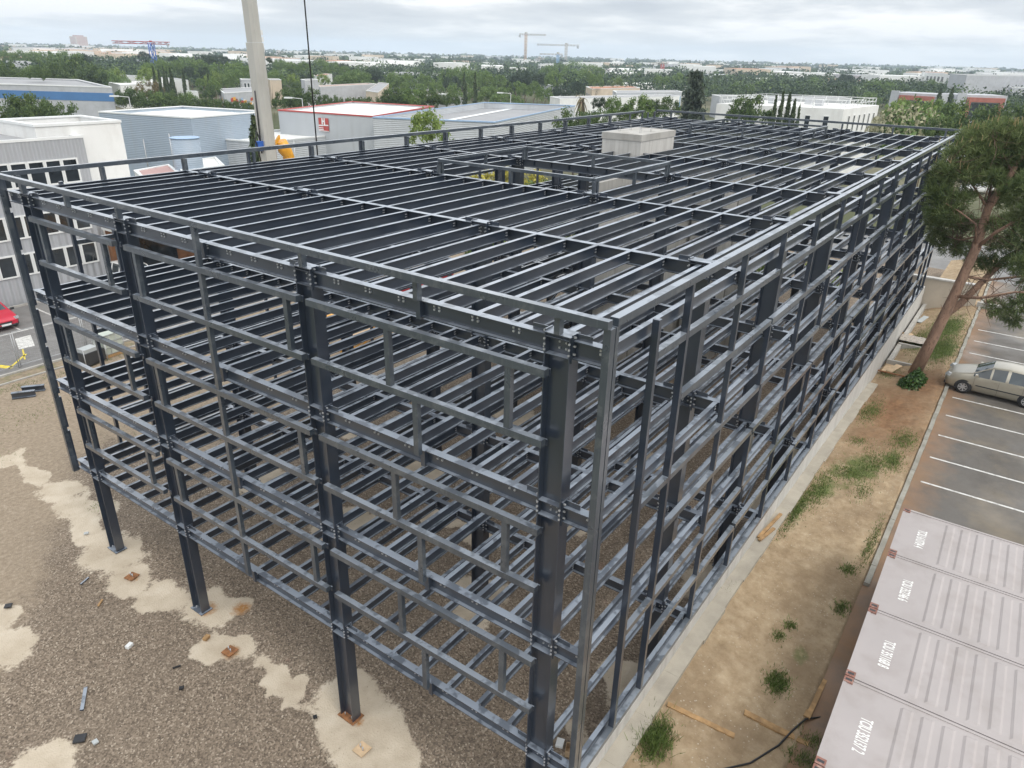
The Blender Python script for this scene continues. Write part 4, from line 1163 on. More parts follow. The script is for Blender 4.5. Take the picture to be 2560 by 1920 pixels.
# --- belts of trees: (kind, u, v_top, width_px, height)
BELTS = [
 ('rounded stone pines behind the white parapet roof', 'stone_pine', 'bushy rounded stone pine standing between the white flat roof and the blue banded warehouse',
  [('pine', 20, 242, 131, 9.4), ('pine', 70, 236, 112, 9.7), ('pine', 128, 247, 131, 9.3), ('pine', 95, 262, 87, 8.6)]),
 ('dark pines behind the blue banded warehouse', 'stone_pine', 'big dark green pine rising behind the blue banded warehouse',
  [('pine', 175, 138, 150, 13), ('pine', 120, 150, 90, 12), ('pine', 225, 160, 80, 11), ('pine', 15, 153, 90, 12), ('pine', 55, 170, 70, 11), ('pine', 95, 165, 60, 12), ('pine', 215, 178, 70, 9)]),
 ('light green trees at the foot of the dark pines', 'broadleaf_tree', 'small light green tree at the foot of the dark pines behind the blue banded warehouse',
  [('lime', 22, 184, 40, 8.2), ('green', 78, 168, 52, 9), ('lime', 186, 190, 46, 7.8), ('lime', 65, 190, 26, 8)]),
 ('pale green trees right of the blue banded warehouse', 'broadleaf_tree', 'pale green tree just right of the dark pines and the blue banded warehouse',
  [('lime', 258, 174, 42, 9), ('lime', 290, 174, 52, 9), ('green', 275, 186, 60, 8), ('green', 310, 196, 40, 7)]),
 ('grey green trees on the far left skyline', 'broadleaf_tree', 'hazy grey green tree in the row below the far left skyline',
  [('green', 12, 128, 50, 12), ('green', 48, 131, 52, 12), ('green', 78, 132, 46, 12), ('green', 112, 129, 54, 12), ('green', 160, 132, 56, 12), ('green', 196, 136, 40, 11), ('dark', 212, 138, 32, 12), ('green', 134, 138, 40, 10)]),
 ('dense hedge of pines behind the white roofed pale blue warehouse', 'stone_pine', 'bushy green pine in the dense belt behind the white roofed pale blue warehouse',
  [('pine', 322, 221, 79, 8.1), ('pine', 366, 228, 84, 7.7), ('green', 400, 236, 67, 7.2), ('pine', 432, 229, 72, 7.7), ('pine', 452, 246, 67, 6.6), ('pine', 490, 244, 72, 6.8), ('pine', 520, 247, 72, 6.6), ('pine', 552, 249, 72, 6.6), ('pine', 588, 249, 67, 6.6), ('pine', 618, 256, 52, 6.2), ('pine', 298, 232, 60, 7.3), ('green', 470, 236, 55, 7.3)]),
 ('pale trees in the middle distance left of the crane boom', 'broadleaf_tree', 'mid green rounded tree in the wooded band left of the crane boom',
  [('green', 466, 147, 72, 11), ('green', 440, 152, 56, 11), ('green', 500, 155, 56, 11), ('green', 398, 152, 44, 11), ('green', 554, 158, 76, 11), ('green', 596, 160, 74, 11), ('lime', 532, 182, 50, 9), ('green', 582, 176, 54, 10), ('green', 533, 200, 40, 8), ('green', 500, 198, 30, 8), ('green', 614, 165, 44, 11), ('green', 560, 190, 50, 8), ('green', 370, 160, 40, 11)]),
 ('dark trees on the skyline left of the crane boom', 'evergreen_tree', 'dark evergreen on the skyline between the blue crane mast and the crane boom',
  [('dark', 512, 138, 54, 13), ('dark', 545, 140, 50, 12), ('dark', 488, 141, 38, 12), ('dark', 562, 143, 34, 12), ('dark', 474, 168, 44, 10), ('dark', 506, 169, 34, 10), ('dark', 358, 130, 34, 13), ('dark', 432, 142, 32, 12)]),
 ('green trees right of the crane boom', 'broadleaf_tree', 'soft green tree in the middle distance between the crane boom and the saw tooth roofs',
  [('green', 699, 151, 46, 11), ('green', 726, 156, 44, 11), ('green', 758, 158, 44, 11), ('green', 800, 152, 56, 11), ('green', 830, 156, 50, 11), ('green', 690, 180, 52, 9), ('lime', 732, 187, 44, 9), ('green', 770, 184, 36, 9), ('lime', 806, 187, 38, 9), ('green', 862, 168, 36, 10), ('green', 884, 176, 66, 10), ('green', 870, 188, 60, 8.6), ('green', 910, 186, 60, 9), ('green', 668, 182, 36, 9), ('green', 845, 192, 40, 8)]),
 ('dark trees right of the crane boom', 'evergreen_tree', 'dark evergreen among the soft green trees right of the crane boom',
  [('dark', 671, 144, 22, 14), ('dark', 836, 158, 46, 10), ('dark', 862, 160, 30, 10), ('dark', 918, 175, 44, 10), ('pine', 732, 203, 56, 7.4), ('dark', 938, 176, 46, 10), ('dark', 766, 186, 40, 9)]),
 ('pines behind the red trimmed warehouse', 'stone_pine', 'round topped green pine in the row behind the red trimmed warehouse',
  [('pine', 714, 226, 84, 8.7), ('pine', 770, 217, 81, 9.4), ('pine', 742, 230, 72, 8.5), ('pine', 812, 238, 57, 8.0), ('pine', 846, 238, 67, 8.1), ('pine', 880, 246, 60, 7.6), ('pine', 916, 243, 67, 7.9), ('pine', 956, 243, 67, 8.0), ('pine', 990, 236, 72, 8.5), ('pine', 984, 219, 79, 9.7), ('pine', 1026, 246, 88, 7.9), ('pine', 1062, 248, 72, 7.8), ('green', 1030, 222, 67, 9.6), ('pine', 1072, 226, 60, 9.4), ('pine', 1098, 236, 52, 8.7), ('pine', 1128, 234, 55, 8.9)]),
 ('soft green trees above the silver warehouse', 'broadleaf_tree', 'soft green spreading tree in the wide wooded belt above the silver ribbed warehouse',
  [('green', 980, 187, 60, 9), ('green', 1016, 188, 50, 9), ('green', 1062, 186, 56, 9), ('green', 1120, 176, 60, 10), ('green', 1156, 172, 76, 10.5), ('green', 1206, 178, 90, 10), ('green', 1180, 184, 50, 9.4), ('green', 1050, 212, 44, 7.6), ('green', 1092, 206, 42, 7.8), ('green', 1136, 214, 52, 7.6), ('green', 1176, 224, 44, 7), ('green', 1220, 217, 56, 7.4), ('green', 1268, 206, 36, 8), ('green', 1250, 190, 44, 9), ('green', 1215, 182, 44, 10), ('green', 1312, 214, 44, 7.6), ('green', 1258, 222, 46, 7), ('green', 1220, 216, 48, 7.4), ('green', 1336, 206, 36, 8), ('green', 1296, 206, 40, 8), ('green', 1360, 218, 54, 7.4), ('green', 1010, 208, 40, 7.8), ('green', 1246, 236, 50, 6.2), ('green', 1290, 238, 46, 6)]),
 ('dark crowns above the silver warehouse', 'evergreen_tree', 'dark rounded crown in the wooded belt above the silver ribbed warehouse',
  [('dark', 932, 174, 50, 10), ('dark', 1130, 194, 56, 9), ('dark', 1314, 179, 84, 10.5), ('dark', 1345, 186, 50, 9.6), ('dark', 1290, 190, 44, 9), ('dark', 1272, 206, 36, 8), ('dark', 1390, 221, 44, 7), ('dark', 1446, 206, 36, 8), ('dark', 1424, 226, 40, 6.6)]),
 ('big grove beneath the tower cranes', 'broadleaf_tree', 'tall soft green tree in the big rounded grove beneath the tower cranes',
  [('green', 1440, 160, 90, 10.5), ('green', 1402, 164, 70, 10.5), ('green', 1476, 163, 76, 10.5), ('green', 1372, 170, 60, 10.5), ('green', 1500, 172, 46, 10.5), ('green', 1425, 172, 70, 10.5), ('green', 1460, 178, 70, 10.5), ('green', 1385, 182, 56, 10.5), ('green', 1490, 186, 46, 10.5)]),
 ('trees behind the far left corner of the steel roof', 'broadleaf_tree', 'bushy blue green tree just behind the far corner of the steel roof',
  [('green', 1532, 250, 72, 10.8), ('dark', 1498, 246, 46, 10.9), ('green', 1570, 262, 55, 10.2), ('green', 1604, 246, 83, 11.1), ('dark', 1625, 252, 55, 10.8), ('pine', 1668, 244, 81, 11.2), ('green', 1640, 268, 66, 10.0), ('green', 1560, 280, 66, 9.3)]),
 ('distant trees near the silos', 'broadleaf_tree', 'distant hazy tree between the silos and the white terrace building',
  [('green', 1875, 211, 34, 7.4), ('green', 1903, 207, 46, 7.6), ('green', 1840, 210, 36, 7.4), ('green', 1990, 212, 40, 7.4), ('green', 2040, 200, 60, 8.6), ('dark', 2084, 201, 36, 8.6), ('dark', 2106, 186, 34, 10), ('dark', 2126, 189, 30, 10), ('green', 1998, 204, 34, 8), ('green', 1960, 210, 40, 7.4), ('green', 1545, 196, 34, 9), ('green', 1700, 188, 60, 9.6), ('green', 1655, 190, 50, 9.6)]),
 ('trees around the red framed offices', 'broadleaf_tree', 'dusky green tree around the red framed grey offices on the right',
  [('green', 2185, 206, 62, 9), ('green', 2224, 208, 40, 9), ('green', 2178, 232, 60, 6.8), ('green', 2256, 214, 34, 8), ('pine', 2298, 206, 50, 8.6), ('green', 2408, 217, 44, 8), ('green', 2500, 213, 60, 8.4), ('dark', 2518, 191, 42, 10.4), ('dark', 2552, 196, 26, 10), ('green', 2330, 202, 36, 9), ('dark', 2118, 188, 44, 10)]),
]
for grp, nm, lab, L in BELTS:
    for (k, u, v, w, h) in L:
        if w: tree_px(k, nm, lab, u, v, w, h, grp)

# --- single trees with a place of their own
def cyp(label, u, vt, vb, wpx, h, group=None, lab2=None):
    P = at(u, vt, h); d = depth(P)
    tree('cypress', 'cypress', label, 'cypress', (P[0], P[1], 0), max(wpx * d / F, .8), h, group)
for u, v, w in ((381, 164, 11), (394, 168, 10), (406, 165, 11), (423, 167, 13), (414, 174, 9), (455, 170, 12), (516, 167, 9), (432, 190, 8), (410, 192, 7), (396, 193, 7)):
    cyp('slim dark cypress in the row beside the blue crane mast', u, v, 0, w, 11 if v < 180 else 8, 'cypress row beside the blue crane mast')
cyp('lone small cypress among the pines behind the pale blue warehouse', 423, 207, 0, 13, 7)
cyp('left one of the two tall pointed cypresses above the silver warehouse', 1161, 180, 0, 14, 11.5)
cyp('right one of the two tall pointed cypresses above the silver warehouse', 1188, 178, 0, 13, 12)
for k, (u, v, w) in enumerate(((2354, 216, 18), (2384, 217, 19))):
    cyp(['left', 'right'][k] + ' dark cypress between the two red framed offices', u, v, 0, w, 10.6)
P = at(632, 282, 10.9)
tree('cypress', 'cypress', 'dark multi stemmed cypress standing left of the grey crane boom', 'cypress', (P[0], P[1], 0), 1.7, 10.9)
for k, (u, v, w, h) in enumerate(((1943, 230, 19, 12.3), (1960, 226, 24, 12.5), (1977, 227, 22, 12.4), (1990, 239, 19, 11.9), (2000, 262, 18, 10.8))):
    cyp('dark slim cypress of the tight clump beside the white terrace building', u, v, 0, w, h, 'cypress clump beside the white terrace building')
tree_px('pine', 'stone_pine', 'round stone pine left of the cypress clump behind the steel roof', 1882, 240, 132, 11.6)
tree_px('pine', 'stone_pine', 'low stone pine behind the parapet rail near the dry palm', 1441, 270, 145, 9.5)
tree_px('pine', 'stone_pine', 'small stone pine at the foot of the dry palm', 1490, 280, 85, 9.4)
P = at(1742, 183, 14.2); tree('cedar', 'cedar', 'big blue grey cedar with layered boughs behind the far edge of the steel roof', 'cedar', (P[0], P[1], 0), 112 * depth(P) / F, 14.2)
P = at(1456, 222, 11.3); tree('drypalm', 'palm', 'palm with a skirt of dry fronds behind the silver warehouse', 'palm', (P[0], P[1], 0), 36 * depth(P) / F, 11.3)
P = at(2114, 210, 7.2); tree('palm', 'palm', 'palm in front of the low white building near the terrace railings', 'palm', (P[0], P[1], 0), 30 * depth(P) / F, 7.2)
P = at(2202, 200, 8.6); tree('palm', 'palm', 'palm rising above the dusky trees left of the red framed office', 'palm', (P[0], P[1], 0), 34 * depth(P) / F, 8.6)
tree_px('dark', 'poplar', 'tall dark poplar left of the pale warehouse on the right skyline', 2292, 172, 34, 12)
tree_px('rust', 'broadleaf_tree', 'rusty brown leaved tree among the pines left of the crane boom', 370, 203, 84, 7.6)
tree_px('lime', 'broadleaf_tree', 'light green rounded tree below the red and blue crane', 366, 171, 58, 10)
tree_px('pine', 'stone_pine', 'large round pine in front of the grey shed left of the crane boom', 522, 209, 66, 8)
tree_px('lime', 'broadleaf_tree', 'fresh green tree left of the flowering tree behind the steel roof', 2255, 252, 75, 11.6)
tree_px('lime', 'broadleaf_tree', 'fresh green tree behind the cream flowering tree', 2385, 262, 95, 11.3)
tree_px('green', 'broadleaf_tree', 'dull green tree behind the cream flowering tree, below the two cypresses', 2345, 256, 75, 11.5)
# cream flowering tree
r_ = np.random.default_rng(77)
t = tree_px('green', 'flowering_tree', 'broad tree covered in cream blossom beyond the far corner of the steel frame', 2280, 268, 205, 11.4)
P0 = [o for o in t.children if o.name.startswith('crown')][0]
bl, bn = [], []
while len(bl) < 1500:
    d = r_.normal(size=3); d /= np.linalg.norm(d)
    if d[2] > -.1: bl.append(np.array([d[0], d[1], .24 + .62 * (d[2] * .97 + .35)]) * np.array([1.02, 1.02, 1]) * (.92 + .12 * r_.random())); bn.append(d)
bo = link('blossom', leaf_mesh('blossom', np.array(bl), .07, MT['l_flower'], np.array(bn), 1.2, 5), t); bo.scale = P0.scale; bo.location = P0.location
tree_px('lime', 'broadleaf_tree', 'light green tree in front of the silver ribbed warehouse', 1070, 283, 135, 10.6)
for lab, u, v, w, h, k in (('bushy pine mass behind the leaning pine, against the right edge', 2420, 250, 160, 12.3, 'pine'), ('dark bushy pine behind the leaning pine, lowest on the right edge', 2530, 262, 150, 12.0, 'pine'), ('bushy pine left of the leaning pine top', 2365, 292, 105, 11.5, 'pine'), ('green pine close behind the leaning pine crown', 2470, 300, 140, 11.6, 'pine')):
    tree_px(k, 'stone_pine', lab, u, v, w, h)

# --- shrubs beyond the left side of the frame
SHR = [('green shrub beside the blue grey warehouse wall', 330, 350, 40, 3.2, 'bush'), ('green shrub in front of the dark parked car', 392, 378, 36, 1.8, 'bush'), ('light green shrub between the cypress and the white block', 590, 375, 60, 2.6, 'bush'), ('leafy shrub at the foot of the dark cypress', 560, 395, 50, 2.0, 'bush'),
       ('green shrub under the parapet rail left of the hedge', 478, 382, 44, 1.8, 'bush'), ('shrub behind the parapet rail right of the crane hook cable', 822, 372, 44, 3.0, 'bush'), ('shrub beside the grey annex and the orange container', 912, 350, 36, 3.2, 'bush'), ('low bush behind the roof right of the hook cable', 880, 392, 40, 2.0, 'bush')]
for lab, u, v, w, h, k in SHR: tree_px(k, 'shrub', lab, u, v, w, h, cat='shrub')
# yellow flowering scrub bank seen through the roof hatch
r_ = np.random.default_rng(5)
for k, (x, y, w, h, mm) in enumerate(((62.5, 49.5, 7, 3.2, 'l_yellow'), (69, 49, 8, 3.4, 'l_yellow'), (66, 44, 6, 2.6, 'l_green'), (57, 46, 6, 2.6, 'l_green'), (41, 32, 5, 3.0, 'l_green'), (46, 28, 5, 3, 'l_green'), (48, 12, 5, 3.2, 'l_green'), (47, 6, 4, 2.8, 'l_lime'), (48, 20, 5, 3.2, 'l_lime'))):
    labs = ['yellow flowering bank of scrub seen through the roof hatch', 'second yellow flowering clump beside the first, farther from the camera', 'green shrub right of the yellow scrub seen through the hatch', 'green shrub left of the yellow scrub below the left parapet', 'green shrub beyond the left far columns', 'tall green shrub behind the far left columns', 'green shrub behind the far side of the frame, in the middle', 'lime green shrub behind the far right columns of the frame', 'lime green shrub behind the far side of the frame, left of the middle']
    tree('bush', 'shrub', labs[k], 'shrub', (x, y, 0), w, h, crown=dome(40 + k, 22, 1, .62, .02, .075, 95, mm, cr=.3))

# --- the leaning pine beside the car park
hp = thing('leaning_pine', 'tall leaning pine with red brown bark and long needles beside the silver car', 'pine', (29.9, -2.62, 1.35))
def hero():
    r = np.random.default_rng(3)
    base = np.array([0, 0, -.2])
    # trunk rises and leans away from the building: measured along the photo at a few heights
    def wp(u, v, x):                                                  # point of the photo pixel on the plane x = const
        d = ray(u, v); p = CAM + d * (x - CAM[0]) / d[0]
        return p - np.array([29.9, -2.62, 1.35])
    tr = [wp(2285, 935, 29.9), wp(2330, 850, 29.95), wp(2385, 740, 30.0), wp(2440, 620, 30.1), wp(2470, 520, 30.2), wp(2530, 430, 30.2), wp(2580, 350, 30.3)]
    b = MB(); b.tube(tr, [.30, .25, .225, .20, .17, .12, .05], 12)
    tr2 = [wp(2352, 795, 29.97), wp(2400, 760, 30.8), wp(2470, 690, 31.6), wp(2520, 640, 32.2), wp(2590, 600, 32.6)]
    limbs = [([wp(2385, 740, 30.0), wp(2450, 745, 29.4), wp(2540, 730, 28.9), wp(2640, 735, 28.6)], .09), ([wp(2440, 620, 30.1), wp(2490, 580, 29.5), wp(2560, 540, 29.0), wp(2650, 500, 28.8)], .09),
             ([wp(2440, 620, 30.1), wp(2440, 560, 29.4), wp(2400, 530, 29.0), wp(2350, 500, 28.6)], .06), ([wp(2470, 520, 30.2), wp(2430, 460, 29.7), wp(2390, 420, 29.4), wp(2370, 400, 29.0)], .06),
             ([wp(2470, 520, 30.2), wp(2480, 440, 30.8), wp(2470, 380, 31.0)], .07), ([wp(2530, 430, 30.2), wp(2500, 370, 30.0), wp(2480, 340, 29.8)], .05), ([wp(2410, 690, 30.05), wp(2470, 700, 30.6), wp(2560, 690, 31.2), wp(2640, 660, 31.6)], .08),
             ([wp(2450, 590, 30.1), wp(2400, 600, 30.8), wp(2360, 590, 31.4)], .05), ([wp(2360, 790, 30), wp(2352, 760, 29.9)], .03)]
    for L, rr in limbs: b.tube(L, [rr * (1 - .75 * i / (len(L) - 1)) for i in range(len(L))], 7)
    b.tube(tr2, [.19, .17, .14, .10, .04], 10)
    sk = [(p, i) for i, p in enumerate(tr)]
    # thin bare twigs hanging under the crown
    tw = MB()
    for k in range(330):
        L, rr = limbs[r.integers(0, len(limbs) - 1)]
        i = r.integers(0, len(L) - 1); q = L[i] * (1 - (f := r.random())) + L[i + 1] * f
        d = r.normal(size=3) * .6 + np.array([0, -.3, .15]); d /= np.linalg.norm(d)
        e = q + d * (.5 + .9 * r.random()); m_ = (q + e) / 2 + r.normal(size=3) * .08
        tw.tube([q, m_, e], [.014, .010, .004], 4, cap=False)
    b.build('trunk', MT['pinebark'], hp)
    tw.build('twig', MT['bark'], hp)
    # needle tufts: clumps placed where the crown shows
    cl = []
    def blob(u, v, x, r0, n=1): cl.append((wp(u, v, x), r0))
    for (u, v, x, q) in ((2440, 345, 30.2, .75), (2500, 335, 30.4, .8), (2560, 345, 30.4, .8), (2400, 385, 29.8, .75), (2460, 385, 30, .8), (2530, 390, 30.6, .8), (2590, 390, 30.4, .9), (2370, 430, 29.4, .7), (2420, 440, 29.6, .75), (2480, 445, 29.6, .6), (2350, 480, 29, .65), (2400, 495, 29.3, .6), (2450, 420, 31, .8), (2345, 520, 28.8, .6), (2385, 530, 29.4, .5),
                         (2540, 480, 29.2, .7), (2590, 460, 29, .8), (2600, 520, 28.8, .8), (2560, 530, 29.2, .55), (2350, 560, 31.2, .6), (2400, 560, 31.4, .6), (2370, 610, 31.6, .6), (2410, 620, 31.8, .55), (2340, 590, 31.4, .45), (2500, 610, 31.8, .6), (2560, 600, 32, .7), (2600, 620, 32, .8), (2540, 660, 31.6, .6), (2590, 700, 31, .7), (2500, 770, 29.5, .5), (2560, 760, 29, .6), (2610, 780, 28.8, .6), (2530, 800, 29.6, .4), (2480, 560, 30.2, .35), (2590, 560, 29, .7), (2520, 440, 31, .8), (2560, 430, 31.2, .8), (2500, 500, 31, .6), (2340, 545, 31.5, .5), (2430, 560, 31.6, .55), (2440, 650, 31.9, .5), (2480, 660, 32, .55), (2520, 560, 31.5, .6), (2560, 660, 30, .6), (2350, 450, 30.5, .6)):
        blob(u, v, x, q)
    P, D, T = [], [], []
    cent = np.mean([c for c, _ in cl], axis=0)
    for c, q in cl:
        nt_ = int(330 * q * q)
        d = r.normal(size=(nt_, 3)); d /= np.linalg.norm(d, axis=1, keepdims=True)
        P.append(c + d * q * (r.random((nt_, 1)) ** .5) * np.array([1, 1, .75])); D.append(d + np.array([0, 0, .7]) + .5 * (c - cent) / 2)
    P = np.concatenate(P); D = np.concatenate(D); D /= np.linalg.norm(D, axis=1, keepdims=True)
    # each tuft: a burst of thin needle faces
    nn = 11; n = len(P)
    dirs = np.repeat(D, nn, 0) * .9 + r.normal(size=(n * nn, 3)) * .62; dirs /= np.linalg.norm(dirs, axis=1, keepdims=True)
    root = np.repeat(P, nn, 0) + r.normal(0, .03, (n * nn, 3)); ln = .17 + .12 * r.random((n * nn, 1))
    sd = np.cross(dirs, r.normal(size=(n * nn, 3))); sd /= np.linalg.norm(sd, axis=1, keepdims=True)
    tip = root + dirs * ln
    w = .016
    V = np.stack([root - sd * w * .6, root + sd * w * .6, tip + sd * w * .5, tip - sd * w * .5], 1)
    cq = []                                                           # pale upright candles at the tips of the top shoots
    for k in range(110):
        c, q = cl[r.integers(0, 9)]
        p = c + np.array([r.normal() * q * .6, r.normal() * q * .6, q * (.45 + .3 * r.random())]); e = p + np.array([r.normal() * .03, r.normal() * .03, .18 + .14 * r.random()])
        for a in (0, 1.05, 2.1):
            d_ = np.array([math.cos(a), math.sin(a), 0]) * .02
            cq.append([p - d_, p + d_, e + d_ * .5, e - d_ * .5])
    V = np.concatenate([V, np.array(cq)]).reshape(-1, 3)
    me = bpy.data.meshes.new('crown'); m0 = n * nn; m4 = m0 + len(cq)
    me.vertices.add(4 * m4); me.vertices.foreach_set('co', V.astype(np.float32).ravel())
    me.loops.add(4 * m4); me.loops.foreach_set('vertex_index', np.arange(4 * m4, dtype=np.int32))
    me.polygons.add(m4); me.polygons.foreach_set('loop_start', np.arange(m4, dtype=np.int32) * 4); me.polygons.foreach_set('loop_total', np.full(m4, 4, np.int32))
    me.update(calc_edges=True)
    ta = me.attributes.new('tint', 'FLOAT', 'FACE'); ta.data.foreach_set('value', np.clip(np.append(np.repeat(r.normal(.5, .2, n), nn), np.full(len(cq), .5)) + r.normal(0, .08, m4), 0, 1).astype(np.float32))
    me.materials.append(MT['l_hero']); me.materials.append(MT['l_candle'])
    me.polygons.foreach_set('material_index', np.append(np.zeros(m0, np.int32), np.ones(len(cq), np.int32)))
    link('crown', me, hp)
hero()

# --- ivy at the pine's foot, weeds, grass
iv = []
r_ = np.random.default_rng(21)
for k in range(2600):
    a, q = r_.random() * 6.28, r_.random() ** .5
    iv.append((28.7 + math.cos(a) * q * 1.35 + .2 * r_.normal(), -2.85 + math.sin(a) * q * .75, 1.5 + (1 - q) * .95 + .1 * r_.random()))
ivy = thing('ivy_bush', 'dark glossy ivy bush at the foot of the leaning pine', 'ivy')
link('leaves', leaf_mesh('leaves', np.array(iv), .11, leafmat('ivy_leaves', (.02, .05, .012), (.045, .095, .022), (.09, .16, .04), .15, .35), np.tile([0, 0, .8], (len(iv), 1)), 1.1, 3), ivy)
def blades(name, spots, seed, hmin=.025, hmax=.10, w=.010):
    r = np.random.default_rng(seed); P = []
    for (x, y, rx, ry, n) in spots:
        q = r.normal(size=(n, 2)) * .55
        P.append(np.stack([x + q[:, 0] * rx, y + q[:, 1] * ry], 1))
    P = np.concatenate(P); P = P[(P[:, 1] < -1.0) | (P[:, 1] > .0)]
    n = len(P)
    z = np.where(P[:, 1] < -.9, soilz(P[:, 0], P[:, 1]), zg(P[:, 0], P[:, 1])) - .01
    root = np.column_stack([P, z]); h = hmin + (hmax - hmin) * r.random((n, 1))
    lean = np.column_stack([r.normal(0, .45, n), r.normal(0, .45, n), np.ones(n)]) * h
    a = r.random(n) * 6.28; sd = np.column_stack([np.cos(a), np.sin(a), np.zeros(n)]) * w
    V = np.stack([root - sd, root + sd, root + lean + sd * .3, root + lean - sd * .3], 1).reshape(-1, 3)
    me = bpy.data.meshes.new(name)
    me.vertices.add(4 * n); me.vertices.foreach_set('co', V.astype(np.float32).ravel())
    me.loops.add(4 * n); me.loops.foreach_set('vertex_index', np.arange(4 * n, dtype=np.int32))
    me.polygons.add(n); me.polygons.foreach_set('loop_start', np.arange(n, dtype=np.int32) * 4); me.polygons.foreach_set('loop_total', np.full(n, 4, np.int32))
    me.update(calc_edges=True)
    ta = me.attributes.new('tint', 'FLOAT', 'FACE'); ta.data.foreach_set('value', r.random(n).astype(np.float32))
    me.materials.append(MT['l_grass'])
    return me
gsp = [(15.2, -1.7, 1.6, .35, 1650), (17.2, -2.3, .9, .5, 1050), (18.6, -2.9, 1.3, .5, 1200), (16.3, -3.0, .8, .3, 450), (19.3, -3.5, .8, .3, 900), (13.3, -1.5, 1.6, .16, 1350), (20.3, -2.0, .5, .4, 300), (34.5, -3.2, 2.5, .9, 5250), (36.5, -1.9, 2, .6, 2250), (39, -3, 3, 1, 5250), (30.5, -1.5, 1, .4, 750), (24, -1.8, 1.5, .4, 1350), (21.5, -3.5, 1.0, .5, 1350), (11.3, -3.6, .3, .2, 375), (9.5, -3.85, .3, .2, 450),
       (7.8, -2.9, .2, .15, 270), (7.2, -2.8, .2, .15, 210), (13.2, -3.9, 1.5, .15, 750), (-.5, 27.5, 1.5, 1.5, 240), (2.5, 30.5, 3, 1.5, 525), (6, 24.5, 2.5, 2.5, 450), (3, 34.2, 4, .4, 900), (12, 34.2, 6, .4, 1200), (6, 36, 6, .1, 450), (1.0, 20.5, .4, .3, 120), (9, 27, 3, 3, 450)]
gm = blades('grass', gsp, 4)
g = link('grass', gm); tag(g, kind='stuff')
def tuft(label, x, y, rx, ry, n, hmax, sd):
    o = link('weed_tuft', blades('weed_tuft', [(x, y, rx, ry, n)], sd, .04, hmax, .009)); tag(o, label, 'weeds')
P = at(1640, 1845, 2.45); tuft('largest tangled green weed tuft at the edge of the footing, near the bottom', P[0], P[1], .52, .30, 1500, .26, 31)
P = at(1945, 1700, 2.2); tuft('bright green weed patch alone in the middle of the dirt strip', P[0], P[1], .36, .24, 1100, .13, 32)
P = at(1825, 1478, 2.3); tuft('small weed tuft growing across the footing edge', P[0], P[1], .25, .12, 380, .14, 33)
P = at(2020, 1895, 2.1); tuft('green weeds squeezed against the nearest container end', P[0], P[1], .25, .35, 700, .2, 34)
P = at(2035, 1845, 2.1); tuft('weeds beside the container at the end of the long board', P[0], P[1], .2, .25, 450, .18, 35)
# ================================================================ buildings beyond the yard
def para4(A, B, C_): return [np.asarray(A)[:2], np.asarray(B)[:2], np.asarray(C_)[:2], (np.asarray(A) + np.asarray(C_) - np.asarray(B))[:2]]
def ccw(p):
    a = sum(p[i][0] * p[(i + 1) % len(p)][1] - p[(i + 1) % len(p)][0] * p[i][1] for i in range(len(p)))
    return p if a > 0 else p[::-1]
def inset(p, d):
    c = sum(p) / len(p); return [c + (q - c) * (1 - d / np.linalg.norm(q - c) * 1.414) for q in p]
def building(name, label, cat, pts, h, wall, roof, par=.35, trim=None, z0=-.2, group=None, bands=(), wins=()):
    """flat roofed building from four plan corners; wins: (edge, z0, z1, n, s0, s1) rows of windows; bands: (z0, z1, mat)"""
    pts = ccw([np.asarray(p, float) for p in pts])
    t = thing(name, label, cat, (0, 0, 0), 0, group)
    b = MB(); n = 4
    inn = inset(pts, .3)
    b.prism(pts, z0, h, 0, cap=False, bottom=False)
    for i in range(4):
        j = (i + 1) % 4
        b.poly([(*inn[i], h), (*inn[i], h - par), (*inn[j], h - par), (*inn[j], h)])
    b.build('wall', wall, t)
    r = MB(); r.poly([(*p, h - par + .02) for p in inset(pts, .29)]); r.build('roof', roof, t)
    c = MB()
    out = inset(pts, -.06)
    inn2 = inset(pts, .36)
    for i in range(4):
        j = (i + 1) % 4
        c.poly([(*out[i], h + .005), (*out[j], h + .005), (*inn2[j], h + .005), (*inn2[i], h + .005)])
        c.poly([(*out[i], h - .16), (*out[j], h - .16), (*out[j], h + .005), (*out[i], h + .005)])
        c.poly([(*inn2[j], h - .1), (*inn2[i], h - .1), (*inn2[i], h + .005), (*inn2[j], h + .005)])
    c.build('parapet_cap', trim or MT['trim'], t)
    for (za, zb, mt) in bands:
        bb = MB(); o2 = inset(pts, -.05)
        bb.prism(o2, za, zb, 0); bb.build('fascia_band', mt, t)
    for w in wins: windows(t, pts, *w)
    return t, pts
